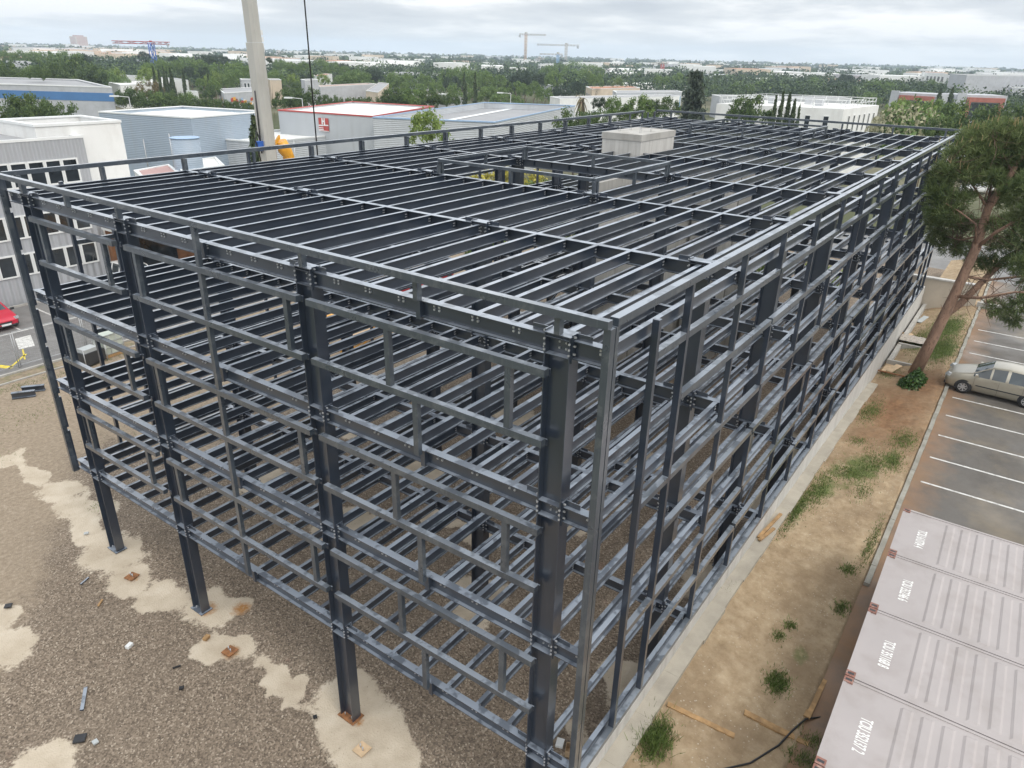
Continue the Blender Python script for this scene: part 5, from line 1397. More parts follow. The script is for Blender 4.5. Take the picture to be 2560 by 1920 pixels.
def windows(t, pts, edge, za, zb, n, s0=.05, s1=.95, gap=.35, glass=None, frame=True):
    a, b_ = pts[edge], pts[(edge + 1) % len(pts)]
    d = b_ - a; L = np.linalg.norm(d); d = d / L; nr = np.array([d[1], -d[0]])
    f = MB(); g = MB()
    def put():
        w = g.build('window', glass or MT['glass'], t)
        if frame: f.build('frame', MT['trim'], w)
    for k in range(n):
        if n <= 8: f = MB(); g = MB()
        u0 = s0 * L + (s1 - s0) * L * (k + gap / 2) / n; u1 = s0 * L + (s1 - s0) * L * (k + 1 - gap / 2) / n
        p0, p1 = a + d * u0, a + d * u1
        q = lambda p, o, z: (p[0] + nr[0] * o, p[1] + nr[1] * o, z)
        g.poly([q(p0, .03, za), q(p1, .03, za), q(p1, .03, zb), q(p0, .03, zb)])
        if frame:
            for (x0, x1, z0, z1) in ((u0 - .09, u0 + .02, za - .08, zb + .08), (u1 - .02, u1 + .09, za - .08, zb + .08), (u0 + .021, u1 - .021, za - .08, za + .02), (u0 + .021, u1 - .021, zb - .02, zb + .08)):
                c0, c1 = a + d * x0, a + d * x1
                f.obox(((c0 + c1) / 2).tolist() + [0] if False else (*((c0 + c1) / 2 + nr * .035), (z0 + z1) / 2), (*(d * (x1 - x0) / 2), 0), (*(nr * .035), 0), (0, 0, (z1 - z0) / 2))
        if n <= 8: put()
    if n > 8: put()
def pxb(ua, va, ub, vb, uc, vc, h): return para4(at(ua, va, h), at(ub, vb, h), at(uc, vc, h))

# office on the left: profiled grey cladding with three ribbons of windows
OY = 47.75
t, p = building('grey_office', 'grey corrugated office with rows of white framed windows at the left edge', 'office', [(-30, OY), (15.9, OY), (15.9, OY + 16), (-30, OY + 16)], 10.3, MT['sidegrey'], MT['roofgrey'], .25)
for za, zb in ((7.42, 8.85), (4.28, 5.62), (1.9, 3.2)): windows(t, p, 0, za, zb, 30, .30, .985, .16)
building('white_block', 'tall plain white block with a parapet roof joined to the grey office', 'building', [(13.4, 48.6), (19.05, 48.6), (19.05, 54.2), (13.4, 54.2)], 11.05, MT['white'], MT['roofgrey'], .7)
# porch with timber soffit beside the white block
t = thing('timber_clad_porch', 'white canopied porch with brown timber cladding beside the white block', 'porch')
b = MB().box(15.6, 24, OY - 4.5, OY - .5, 4.1, 5.0); b.build('canopy', MT['white'], t)
b = MB().box(15.8, 23.8, OY - .95, OY - .5, 0, 4.09); b.build('cladding', simple('brown_timber', (.20, .09, .04), .7, 0, .3, 2), t)
b = MB().box(17.5, 20.5, OY - 1.1, OY - .97, 0, 3.4); b.build('glazed_door', MT['glass'], t)
t, p = building('pink_roofed_cabin', 'low white cabin with a faded pink roof behind the left parapet rail', 'cabin', pxb(335, 425, 360, 447, 450, 430, 3.0), 3.0, MT['white'], simple('faded_pink_roof', (.42, .27, .25), .8, 0, .1), .12, wins=())
t, p = building('white_annex', 'low white annex with small dark windows behind the left parapet rail', 'annex', pxb(440, 405, 455, 428, 560, 412, 3.2), 3.2, MT['white'], MT['roofwhite'], .15, wins=((0, 1.6, 2.6, 6, .1, .9, .6), (1, 1.6, 2.6, 6, .1, .9, .6), (3, 1.6, 2.6, 6, .1, .9, .6)))
building('blue_grey_warehouse', 'pale blue ribbed warehouse with a white roof left of the crane boom', 'warehouse', pxb(246, 278, 476, 293, 668, 277, 8.0), 8.0, MT['sideblue'], MT['roofwhite'], .45)
building('low_ribbed_annex', 'low ribbed annex with a wide white roof on both sides of the crane boom', 'annex', pxb(481, 341, 652, 354, 903, 330, 5.0), 5.0, MT['sidesilver'], MT['roofwhite'], .3)
P = at(475, 318, 7.4)
t = thing('silo_tank', 'pale blue ribbed round tank against the corner of the blue grey warehouse', 'tank', (P[0] - 1.6, P[1] - 1.2, 0))
b = MB(); b.tube([(0, 0, 0), (0, 0, 6.4)], 1.55, 24); b.build('shell', MT['sideblue'], t)
b = MB(); b.tube([(0, 0, 6.41), (0, 0, 6.5)], [1.6, 1.6], 24); b.build('lid', MT['palebluetrim'], t)
t, p = building('red_trimmed_warehouse', 'grey warehouse with red roof trim and a red square sign', 'warehouse', pxb(695, 274, 932, 290, 1085, 265, 8.0), 8.0, MT['sidelt'], MT['roofwhite'], .35, trim=MT['redtrim'])
# its sign: red square with white bars
A, B_ = at(695, 274, 8.0), at(932, 290, 8.0)
d = (B_ - A)[:2]; d /= np.linalg.norm(d); nr = np.array([d[1], -d[0]])
if (CAM[:2] - A[:2]) @ nr < 0: nr = -nr
sg = thing('red_square_sign', 'red square sign with white H and bars on the red trimmed warehouse', 'sign')
c0 = A[:2] + d * np.linalg.norm((at(720, 285, 8.0) - A)[:2]) + nr * .09
def sp(mb, x0, x1, z0, z1, o, m=0):
    q = [(c0 + d * x0 + nr * o), (c0 + d * x1 + nr * o)]
    mb.obox((*((q[0] + q[1]) / 2), (z0 + z1) / 2), (*(d * (x1 - x0) / 2), 0), (*(nr * .03), 0), (0, 0, (z1 - z0) / 2), m)
b = MB(); sp(b, -.85, .85, 5.55, 7.3, 0); b.build('panel', MT['redtrim'], sg)
b = MB()
for q in ((-.28, -.10, 6.45, 7.28), (.10, .28, 6.45, 7.28), (-.10, .10, 6.8, 6.98), (-.84, -.05, 6.25, 6.40), (-.84, -.05, 5.95, 6.05), (-.84, -.05, 5.7, 5.82), (.0, .84, 6.3, 6.45), (-.84, .84, 5.56, 5.64)): sp(b, *q, .04)
b.build('white_mark', MT['trim'], sg)
t, p = building('silver_warehouse', 'long silver ribbed warehouse with blue roof trim behind the left parapet rail', 'warehouse', pxb(932, 292, 1237, 304, 1438, 263, 8.0), 8.0, MT['sidesilver'], MT['roofgrey'], 1.1, trim=MT['palebluetrim'])
b = MB(); q0 = at(1120, 300, 7.0); q1 = at(1330, 262, 7.0)
for k in range(14):
    f0, f1 = k / 14, (k + .97) / 14; a0 = q0 + (q1 - q0) * f0; a1 = q0 + (q1 - q0) * f1
    dd = (a1 - a0)[:2]; dd /= np.linalg.norm(dd); ss = np.array([-dd[1], dd[0]]) * .6
    b.poly([(*(a0[:2] - ss), 6.98), (*(a1[:2] - ss), 6.98), (*(a1[:2] + ss), 6.98), (*(a0[:2] + ss), 6.98)])
b.build('skylight_strip', MT['trim'], t)
t, p = building('blue_banded_warehouse', 'large grey warehouse with a broad blue fascia band at the far left', 'warehouse', para4(at(-90, 190, 9.5), at(-60, 207, 9.5), at(279, 217, 9.5)), 9.5, MT['greyw'], MT['roofgrey'], .3, bands=((7.2, 8.5, MT['bandblue']),))
for k in range(3):
    a0 = at(175 + k * 43, 268, 4.3)
    b = MB(); b.box(a0[0] - 1.4, a0[0] + 1.4, a0[1] - 1.3, a0[1] - .9, 4.1, 4.4); b.build('canopy_light_box', MT['trim'], t)
# farther sheds and houses: (name, label, cat, px corners, height, wall, roof, windows)
FAR = [
 ('long_grey_shed', 'long low grey shed behind the cypress row beside the blue crane mast', 'shed', (270, 205, 300, 212, 460, 206, 6), 'white', 'roofwhite', ()),
 ('low_white_shed', 'low white shed at left with a long pale roof, below the brown housing', 'shed', (300, 186, 320, 190, 470, 200, 7), 'white', 'roofgrey', ()),
 ('grey_hall', 'grey hall roof peeping over the dark pines at far left', 'hall', (15, 152, 25, 155, 78, 155, 9), 'greyw', 'roofgrey', ()),
 ('pale_shed', 'small pale grey shed in front of the round pine left of the crane boom', 'shed', (465, 226, 470, 227, 495, 228, 6), 'white', 'roofwhite', ()),
 ('painted_depot', 'grey depot with colourful painted walls just left of the crane boom', 'depot', (545, 222, 560, 232, 660, 226, 6.5), 'greyw', 'roofgrey', ()),
 ('balcony_flats', 'small blue grey flats with balconies beside the crane boom', 'flats', (599, 196, 603, 198, 645, 199, 8), 'greyw', 'roofgrey', ((1, 5.4, 7, 4, .1, .9, .4), (1, 2.4, 4, 4, .1, .9, .4), (0, 5.4, 7, 2, .1, .9, .4))),
 ('beige_box', 'beige rendered box building just right of the crane boom', 'building', (668, 196, 675, 199, 703, 199, 7.5), 'beige', 'roofgrey', ()),
 ('grey_cube', 'grey square block among trees right of the crane hook cable', 'building', (752, 198, 762, 200, 795, 198, 9), 'greyw', 'roofgrey', ()),
 ('white_house', 'low white house with terracotta roof among trees right of the cable', 'house', (780, 188, 795, 190, 830, 185, 7), 'white', 'terra', ()),
 ('terracotta_hall', 'grey hall with terracotta roof right of the crane hook cable', 'hall', (780, 214, 800, 216, 940, 209, 7), 'greyw', 'terra', ((1, 2, 3.6, 6, .1, .7, .6), (0, 2, 3.6, 2, .1, .9, .5))),
 ('beige_gable', 'beige house with a tall blank gable right of the terracotta roofed hall', 'house', (915, 226, 945, 230, 972, 208, 7.5), 'beige', 'roofgrey', ()),
 ('green_roof_shed', 'small grey shed glimpsed between the pines above the silver warehouse', 'shed', (1095, 234, 1135, 240, 1162, 238, 5), 'greyw', 'roofwhite', ()),
 ('long_white_store', 'long white store on the skyline left of the tower cranes', 'store', (893, 164, 930, 166, 1090, 165, 6), 'white', 'roofwhite', ()),
 ('white_school', 'white block with dark window bands on the skyline left of the tower cranes', 'building', (934, 153, 945, 155, 1012, 156, 8.5), 'white', 'roofwhite', ((0, 4, 7, 3, .1, .9, .3), (1, 3, 4.5, 8, .05, .95, .3), (1, 5.5, 7, 8, .05, .95, .3))),
 ('saw_roof_shed', 'grey shed of low pitched roofs below the long white store', 'shed', (958, 181, 985, 187, 1105, 184, 7), 'greyw', 'roofgrey', ()),
 ('white_flats', 'white flats under construction beneath the tower cranes', 'flats', (1345, 159, 1352, 161, 1385, 159, 9), 'white', 'roofgrey', ((0, 5, 7.5, 3, .1, .9, .4), (1, 5, 7.5, 4, .1, .9, .4), (1, 2, 4, 4, .1, .9, .4))),
 ('low_flat_roof', 'low long flat roofed building below the big grove', 'building', (1360, 210, 1380, 214, 1432, 212, 5), 'greyw', 'roofwhite', ()),
 ('terracotta_school', 'cream building with a broad terracotta roof right of the big grove', 'building', (1465, 216, 1480, 222, 1600, 219, 6), 'beige', 'terra', ((0, 2.5, 4, 4, .1, .9, .5),)),
 ('curved_showroom', 'low showroom with a wide grey overhanging roof behind the dry palm', 'showroom', (1375, 241, 1400, 246, 1700, 240, 6.5), 'white', 'roofgrey', ((0, 1, 4, 8, .05, .95, .15),)),
 ('blue_glass_hall', 'long hall with a band of blue glass below a grey roof', 'hall', (1532, 226, 1540, 230, 1705, 229, 7), 'greyw', 'roofgrey', ()),
 ('saw_tooth_factory', 'pale saw tooth roofed factory behind the blue glass hall', 'factory', (1532, 205, 1545, 209, 1720, 211, 5.5), 'white', 'roofwhite', ()),
 ('white_shed', 'small white roofed shed just beyond the far corner of the steel roof', 'shed', (1478, 276, 1500, 282, 1540, 277, 5), 'white', 'roofwhite', ()),
 ('pale_apartments', 'long pale apartment block on the skyline right of the big grove', 'apartments', (1568, 182, 1580, 184, 1670, 187, 6.5), 'beige', 'roofgrey', ((1, 3.5, 5, 14, .03, .97, .5),)),
 ('hotel_block', 'cluster of cream flats on the far hill right of the silos', 'flats', (1972, 172, 1985, 174, 2046, 174, 6), 'beige', 'terra', ((1, 2, 4, 9, .05, .95, .4),)),
 ('flat_roof_hall', 'long dark grey flat roofed hall behind the white terrace building', 'hall', (1780, 236, 1800, 240, 2130, 246, 6.2), 'greyw', 'roofgrey', ()),
 ('small_white_office', 'low white office behind the palm near the terrace railings', 'office', (2076, 217, 2082, 219, 2185, 220, 6), 'white', 'roofgrey', ((1, 2, 4, 5, .1, .9, .4),)),
 ('pale_big_warehouse', 'huge pale grey warehouse on the right skyline', 'warehouse', (2375, 184, 2418, 187, 2640, 191, 13), 'greyw', 'roofgrey', ()),
 ('white_stepped_flats', 'white stepped flats left of the huge pale warehouse on the right', 'flats', (2305, 180, 2312, 182, 2370, 185, 12), 'white', 'roofgrey', ((1, 8, 10.5, 5, .1, .9, .4), (1, 4, 6.5, 5, .1, .9, .4))),
 ('grey_panel_office', 'plain grey panelled office at the right edge above the pines', 'office', (2522, 217, 2530, 218, 2620, 219, 9), 'greyw', 'roofgrey', ()),
]
for (nm, lab, ct, px, wm, rm, wn) in FAR:
    building(nm, lab, ct, pxb(*px), px[6],  MT[wm], MT[rm], .2, wins=wn)
t = bpy.data.objects['blue_glass_hall']
windows(t, ccw([np.asarray(p) for p in pxb(1532, 226, 1540, 230, 1705, 229, 7)]), 1, 2.2, 5.8, 16, .01, .99, .08, MT['blueglass'])
windows(t, ccw([np.asarray(p) for p in pxb(1532, 226, 1540, 230, 1705, 229, 7)]), 0, 2.2, 5.8, 2, .01, .99, .08, MT['blueglass'])
# painted depot wall: bright patches
t = bpy.data.objects['painted_depot']
r2 = random.Random(4)
pp = ccw([np.asarray(p) for p in pxb(545, 222, 560, 232, 660, 226, 6.5)])
for e in range(4):
    a, b_ = pp[e], pp[(e + 1) % 4]; dd = b_ - a; L = np.linalg.norm(dd); dd /= L; nn = np.array([dd[1], -dd[0]])
    if nn @ (CAM[:2] - a) < 0: continue
    for q, mm in (('yellow', 'yellow'), ('red', 'redtrim'), ('blue', 'palebluetrim'), ('white', 'trim')):
        b = MB()
        for k in range(16):
            u0 = L * (.1 + .85 * r2.random()); w = .5 + r2.random(); z = 1 + 3.4 * r2.random(); h = .5 + .7 * r2.random()
            o = .03 + .01 * r2.random() + .006 * k
            c_ = a + dd * (u0 + w / 2) + nn * o
            b.poly([(*(c_ - dd * w / 2), z), (*(c_ + dd * w / 2), z + .2), (*(c_ + dd * w / 2), z + h), (*(c_ - dd * w / 2), z + h - .15)])
        b.build('painted_letter', MT[mm], t)
# red framed offices
for k, (u0, v0, u1, v1, lab) in enumerate(((2228, 230, 2345, 236, 'left red framed grey office beside the dark cypresses'), (2392, 236, 2520, 240, 'right red framed grey office beside the dark cypresses'))):
    h = 8.0
    A, B_ = at(u0, v0, h), at(u1, v1, h)
    dd = (B_ - A)[:2]; L = np.linalg.norm(dd); dd /= L; nn = np.array([dd[1], -dd[0]])
    if nn @ (CAM[:2] - A[:2]) < 0: nn = -nn
    t = thing('red_framed_office', lab, 'office')
    A2 = A[:2]
    q = lambda s, o: A2 + dd * s + nn * o
    bx = lambda mb, s0, s1, o0, o1, z0, z1: mb.prism(ccw([q(s0, o0), q(s1, o0), q(s1, o1), q(s0, o1)]), z0, z1)
    b = MB(); bx(b, 0, L, -12, 0, 0, h); b.build('wall', MT['greyw'], t)
    b = MB(); bx(b, L * .22, L * .95, .0, .9, h - 2.0, h - .7); bx(b, L * .22, L * .30, .0, .9, 0, h - 2.003); bx(b, L * .87, L * .95, .0, .9, 0, h - 2.003); b.build('red_frame', MT['brickred'], t)
    b = MB(); bx(b, L * .31, L * .86, .004, .06, .5, h - 2.3); b.build('glazing', MT['glass'], t)
    b = MB(); bx(b, L * .02, L * .19, .002, .5, 0, h + .5); b.build('end_panel', MT['greyw'], t)
# white terrace building with railings
TB = pxb(1800, 262, 2108, 274, 2196, 262, 10)
t = thing('white_terrace_building', 'white rendered building with roof railings beyond the far side of the steel frame', 'building')
A, B_, C_ = at(1792, 259, 10), at(2110, 273, 10), at(2198, 263, 10)
D_ = A + C_ - B_
pts = [A[:2], B_[:2], C_[:2], D_[:2]]
b = MB().prism(ccw(pts), -.2, 10.0); b.build('wall', MT['white'], t)
b = MB().prism(ccw(inset([np.asarray(p) for p in pts], .3)), 10.003, 10.03); b.build('roof', MT['roofwhite'], t)
pc = ccw([np.asarray(p) for p in pts])
for e in range(4):
    a, b_ = pc[e], pc[(e + 1) % 4]; nn = np.array([(b_ - a)[1], -(b_ - a)[0]])
    if nn @ (CAM[:2] - a) > 0: windows(t, pc, e, 6.7, 8.95, 6 if np.linalg.norm(b_ - a) > 12 else 3, .1 if np.linalg.norm(b_ - a) > 12 else .05, .95, .72)
rl = MB()
ip = inset(pc, .5)
for e in range(4):
    a, b_ = ip[e], ip[(e + 1) % 4]; L = np.linalg.norm(b_ - a); n = max(int(L / 1.8), 2)
    for z in (10.55, 11.05): rl.tube([(*a, z), (*b_, z)], .035, 5)
    for k in range(n):
        p = a + (b_ - a) * k / n; q = p + (sum(ip) / 4 - p) / np.linalg.norm(sum(ip) / 4 - p) * .6
        rl.tube([(*p, 10.02), (*p, 11.05)], .035, 5); rl.tube([(*q, 10.03), (*p, 10.9)], .03, 5)
rl.build('railing', MT['trim'], t)
for k, (f, g_) in enumerate(((.3, .4), (.55, .55), (.7, .35))):
    b = MB(); c = pc[0] + (pc[1] - pc[0]) * f + (pc[3] - pc[0]) * g_
    b.box(c[0] - .6, c[0] + .6, c[1] - .5, c[1] + .5, 10.03, 10.9)
    b.build('roof_unit', MT['greyw'], t)

# tower block, silos, water tower, far houses
P = at(195, 91, 36); s = depth(P) / F
t = thing('tower_block', 'beige high rise tower block alone on the far left skyline', 'tower block', (P[0], P[1], 0), .3)
w = 17 * s
b = MB().box(-w, w, -w * .6, w * .6, 0, 36); b.build('wall', MT['beige'], t)
b = MB().box(-w * .6, w * .6, -w * .4, w * .4, 36.003, 39); b.build('roof_storey', MT['brickred'], t)
for sgn in (-1, 1):
    b = MB()
    for k in range(10):
        z = 2 + k * 3.4; b.box(-w * .92, w * .92, *sorted((sgn * (w * .6 + .02), sgn * (w * .6 + .5))), z, z + 1.3)
    b.build('balcony', MT['brickred'], t)
b = MB()
for k in range(10): b.box(-w - .5, -w - .02, -w * .5, w * .5, 2 + k * 3.4, 3.3 + k * 3.4)
b.build('balcony', MT['brickred'], t)
P = at(1795, 184, 17); t = thing('concrete_silos', 'tall pale concrete batching plant with silos left of the hazy hill', 'silos', (P[0], P[1], 0), .4)
sc2 = depth(P) / F
b = MB().box(-8 * sc2, 8 * sc2, -4, 4, 0, 17); b.build('hopper', MT['white'], t)
for k in range(5):
    b = MB(); x = (16 + k * 9) * sc2; b.tube([(x, -x * .8, 0), (x, -x * .8, 14.5)], 4.2 * sc2, 14); b.build('silo', MT['white'], t)
b = MB(); b.tube([(-24 * sc2, 14, 0), (-7 * sc2, 2, 15)], 1.0, 6); b.build('conveyor', MT['lamp'], t)
P = at(1257, 146, 22); t = thing('water_tower', 'pale mushroom shaped water tower on the hazy skyline', 'water tower', (P[0], P[1], 0))
b = MB(); b.tube([(0, 0, 0), (0, 0, 14), (0, 0, 20), (0, 0, 22)], [2, 1.6, 4.5, 5], 14); b.build('bowl', MT['white'], t)
for lab, u, v in (('white arch rising on the hazy skyline left of the tower cranes, left arc', 1043, 149), ('white arch rising on the hazy skyline left of the tower cranes, right arc', 1052, 150)):
    P = at(u, v, 24); s = depth(P) / F; t = thing('stadium_arch', lab, 'arch', (P[0], P[1], 0), .6)
    b = MB(); b.tube([(9 * s * math.cos(a), 0, 24 * math.sin(a)) for a in np.linspace(0, math.pi, 13)], 1.2, 6); b.build('arch', MT['white'], t)

# ================================================================ cranes
def lattice(b, p0, p1, w, n, r, m=0, tri=False):
    p0, p1 = np.asarray(p0, float), np.asarray(p1, float)
    d = p1 - p0; L = np.linalg.norm(d); d /= L
    x = np.cross(d, [0, 0, 1.0]) if abs(d[2]) < .9 else np.cross(d, [0, 1.0, 0]); x /= np.linalg.norm(x); y = np.cross(d, x)
    cs = [(x + y) * w / 2, (x - y) * w / 2, (-x - y) * w / 2, (-x + y) * w / 2] if not tri else [x * w / 2 - y * w * .4, -x * w / 2 - y * w * .4, y * w * .45]
    for c in cs: b.tube([p0 + c, p1 + c], r, 4, m)
    k = len(cs)
    for i in range(n):
        a, e = p0 + d * L * i / n, p0 + d * L * (i + 1) / n
        for j in range(k): b.tube([a + cs[j], e + cs[(j + 1) % k]], r * .7, 3, m, cap=False)
def tower_crane(label, u, v, h, jib_l, jib_r, mast, jibm, rz=None, tilt=0):
    """mast top at photo pixel (u,v); jib reaches jib_l pixels to the left and jib_r to the right"""
    P = at(u, v, h); s = depth(P) / F
    t = thing('tower_crane', label, 'crane', (P[0], P[1], 0))
    rt = np.array([_r[0], _r[1], 0]); rt /= np.linalg.norm(rt)
    b = MB(); lattice(b, (0, 0, 0), (0, 0, h), max(2.0, 4.5 * s), int(h / 4), max(.22, .7 * s)); b.build('mast', mast, t)
    b = MB()
    for L, g in ((-jib_l, 1), (jib_r, 1)):
        e = rt * L * s; e[2] = h + abs(L) * s * tilt * (1 if abs(L) > 40 else 0)
        lattice(b, (0, 0, h), e, max(1.2, 3.2 * s), max(int(abs(L) * s / 5), 3), max(.16, .5 * s), tri=True)
    b.build('jib', jibm, t)
    b = MB(); c = rt * (jib_r if jib_r < jib_l else -jib_l) * s * .9
    b.box(c[0] - 2 * s, c[0] + 2 * s, c[1] - 2 * s, c[1] + 2 * s, h - 7 * s, h - s); b.build('counterweight', MT['greyw'], t)
    b = MB().box(-2.5 * s, 2.5 * s, -2.5 * s, 2.5 * s, h + 1 * s, h + 5 * s); b.build('cab', jibm, t)
    return t
red = MT['redtrim']; pale = simple('pale_crane_paint', (.5, .47, .43), .5, 0, .1); orange = simple('orange_beige_mast', (.52, .36, .24), .5, 0, .1); blue = MT['blue']
tower_crane('red and blue tower crane with a long jib at the left of the boom', 377, 107, 17.2, 96, 46, blue, red)
tower_crane('tallest tower crane with an orange beige mast over the grove', 1315, 86, 45, 17, 50, orange, pale)
tower_crane('pale grey tower crane right of the tallest one', 1416, 113, 34, 74, 32, pale, pale)
tower_crane('blue masted tower crane between the tall cranes', 1395, 136, 18, 46, 12, simple('light_blue_mast', (.2, .36, .55), .5, 0, .1), pale)
tower_crane('small red tower crane on the right skyline', 1657, 159, 12.5, 28, 12, red, pale)
tower_crane('faint tower crane on the skyline right of the boom', 697, 131, 11, 6, 12, pale, pale)
tower_crane('faint tower crane above the white stores right of the hook cable', 836, 134, 11, 22, 8, pale, pale)
tower_crane('faint small crane left of the blue masted crane', 1349, 147, 12, 10, 12, pale, pale)

# mobile crane boom rising on the left, with its hook cable
t = thing('mobile_crane', 'grey telescopic crane boom rising behind the left parapet, with yellow lifting gear', 'crane')
def onp(u, v, y):
    d_ = ray(u, v); return CAM + d_ * (y - CAM[1]) / d_[1]
YB = 40.0
p0, p1 = onp(673, 400, YB), onp(622, -6, YB)
dd = p1 - p0
pb = p0 - dd * (p0[2] - 2.0) / dd[2]
b = MB()
ax = dd / np.linalg.norm(dd); sx = np.cross(ax, [0, 1.0, 0]); sx /= np.linalg.norm(sx); sy = np.cross(sx, ax)
wd = .44
prof = [(-wd, -.35), (-wd, .35), (-wd * .45, .55), (wd * .45, .55), (wd, .35), (wd, -.35), (wd * .5, -.55), (-wd * .5, -.55)]
b.extrude(prof[::-1], pb, p0 + dd * .74, sx, sy); 
b.extrude([(a * .86, c * .86) for a, c in prof[::-1]], p0 + dd * .741, p0 + dd * 1.25, sx, sy)
b.build('boom', MT['boom'], t)
b = MB()
for k, f in enumerate((.70, .76, .80)):
    c = p0 + dd * f - sx * (wd + .12); b.obox(c, sx * .12, sy * .1, ax * .16)
b.tube([p0 + dd * .735 - sx * .7, p0 + dd * .02 - sx * .3], .035, 5)
b.build('sheave_bracket', MT['trim'], t)
b = MB(); q = [p0 + dd * .12 + sx * .5, p0 + dd * .2 + sx * .75, p0 + dd * .14 + sx * .95, p0 + dd * .06 + sx * .8, p0 + dd * .0 + sx * .7]; b.tube(q, .05, 6)
b.tube([p0 + dd * .45 + sx * .46, p0 + dd * .28 + sx * .5, p0 + dd * .05 + sx * .55], .05, 6); b.build('hydraulic_hose', MT['hose'], t)
b = MB(); c = p0 + dd * .10 + sx * .62; b.obox(c, sx * .22, sy * .2, ax * .32); b.build('winch_motor', MT['blue'], t)
c0 = onp(703, 352, YB - .3); c1 = onp(722, 392, YB - .3); c2 = onp(716, 430, YB - .3)
b = MB(); b.tube([c0, (c0 + c1) / 2 + sx * .05, c1, c2], [.36, .5, .42, .3], 10); b.obox((c0 + p0) / 2 + ax * .4, (c0 - p0) / 2 * .8, sy * .1, ax * .12); b.build('lifting_cylinder', MT['yellow'], t)
bs = MB().box(pb[0] - 6, pb[0] + 3, YB - 1.4, YB + 1.4, .9, 2.0); bs.build('carrier', MT['yellow'], t)
for x in (-5, -3.4, -.4, 1.6):
    w = MB(); w.tube([(pb[0] + x, YB - 1.5, .6), (pb[0] + x, YB + 1.5, .6)], .6, 16); w.build('wheel', MT['rubber'], t)
hc = thing('hook_cable', 'thin dark crane hoist cable hanging right of the grey boom', 'cable')
q = onp(795, 400, 26.0)
b = MB(); b.tube([(q[0], q[1], 5.5), (q[0], q[1], 45)], .035, 6); b.build('rope', MT['hose'], hc)
b = MB(); b.box(q[0] - .16, q[0] + .16, q[1] - .12, q[1] + .12, 4.9, 5.5); b.build('hook_block', MT['yellow'], hc)

# ================================================================ lamp posts
def lamp(label, u, vt, h, side):
    P = at(u, vt, h); t = thing('street_lamp', label, 'street lamp', (P[0], P[1], 0), 0)
    rt = np.array([_r[0], _r[1], 0]); rt /= np.linalg.norm(rt)
    r0 = max(.09, .9 * depth(P) / F)
    b = MB(); b.tube([(0, 0, 0), (0, 0, h)], [r0, r0 * .7], 6); b.build('pole', MT['lamp'], t)
    e = rt * side * 2.0
    b = MB(); b.tube([(0, 0, h), (*(e[:2]), h + .15)], r0 * .6, 5); b.obox((*(e[:2] * 1.2), h + .12), rt * .7, (0, 0, .12), np.cross(rt, [0, 0, 1]) * .2); b.build('lamp_head', MT['trim'], t)
lamp('street lamp at the corner of the blue banded warehouse', 322, 243, 8, -1)
lamp('street lamp behind the red trimmed warehouse', 755, 247, 8, -1)
lamp('street lamp above the silver warehouse roof edge', 1069, 238, 8, -1)
lamp('street lamp among trees above the silver warehouse, right', 1277, 234, 8, -1)
P = at(432, 333, 5.2)
for lab, u, v, h in (('thin white flagpole in front of the blue tank', 422, 334, 6), ('short grey post beside the green skip', 358, 348, 5), ('thin post in front of the grey annex below the red sign', 734, 352, 5.5)):
    P = at(u, v, h); t = link('lamp_pole', MB().tube([(P[0], P[1], 0), (P[0], P[1], h)], .07, 6).mesh('lamp_pole', MT['lamp'])); tag(t, lab, 'pole')
P = at(1098, 0, 30)

# ================================================================ small things around the site
def box_thing(name, label, cat, P, sx, sy, sz, rz, mat, lid=None):
    t = thing(name, label, cat, P, rz)
    b = MB(); b.prism([(-sx, -sy * .9), (sx, -sy * .9), (sx, sy * .9), (-sx, sy * .9)], 0, sz); b.build('body', MT[mat], t)
    b = MB(); b.box(-sx * 1.04, sx * 1.04, -sy, sy, sz + .002, sz + .1)
    for k in (-.6, 0, .6): b.box(sx * k - .04, sx * k + .04, -sy * .96, -sy * .902, 0.05, sz)
    b.build('rim', MT[lid or mat], t)
    return t
P = at(405, 378, 1.6); box_thing('green_skip', 'dark green skip in front of the blue grey warehouse', 'skip', (P[0], P[1], 0), 3, 1.2, 1.6, .3, 'green')
P = at(918, 345, 2.4); box_thing('orange_container', 'rusty orange container beside the silver warehouse', 'container', (P[0], P[1], 0), 2.4, 1.2, 2.2, .3, 'rust')
make_car('parked_car', 'dark parked car beside the blue grey warehouse', 'car', 4.1, 1.7, 1.45, 'hatch', MT['cardark'], tuple(at(352, 400, 0)[:2]) + (0,), 1.2, detail=False)
make_car('parked_car', 'white parked car behind the left parapet rail right of the crane', 'car', 4.6, 1.8, 1.7, 'mpv', MT['carwhite'], tuple(at(738, 398, 0)[:2]) + (0,), .25, detail=False)
make_car('parked_van', 'white van parked in front of the grey office below the porch', 'van', 5.0, 1.95, 2.0, 'mpv', MT['carwhite'], (16.2, 45.0, 0), -math.pi / 2, detail=False)
for k, (u, v, lab, m) in enumerate(((2390, 400, 'white car at the far corner behind the frame', 'carwhite'), (2365, 425, 'second white car behind the far corner posts', 'carwhite'), (2360, 395, 'dark car behind the far corner posts', 'cardark'), (2440, 470, 'white car glimpsed through the leaning pine', 'carwhite'), (2345, 460, 'silver car behind the far right posts', 'champagne'))):
    q = at(u, v, 0.6); make_car('parked_car', lab, 'car', 4.2, 1.72, 1.46, 'hatch', MT[m], (q[0], q[1], 0), 2.0 + .1 * k, detail=False)
flat('street', 44.4, 75, -30, 40, -.06, MT['asphalt'])
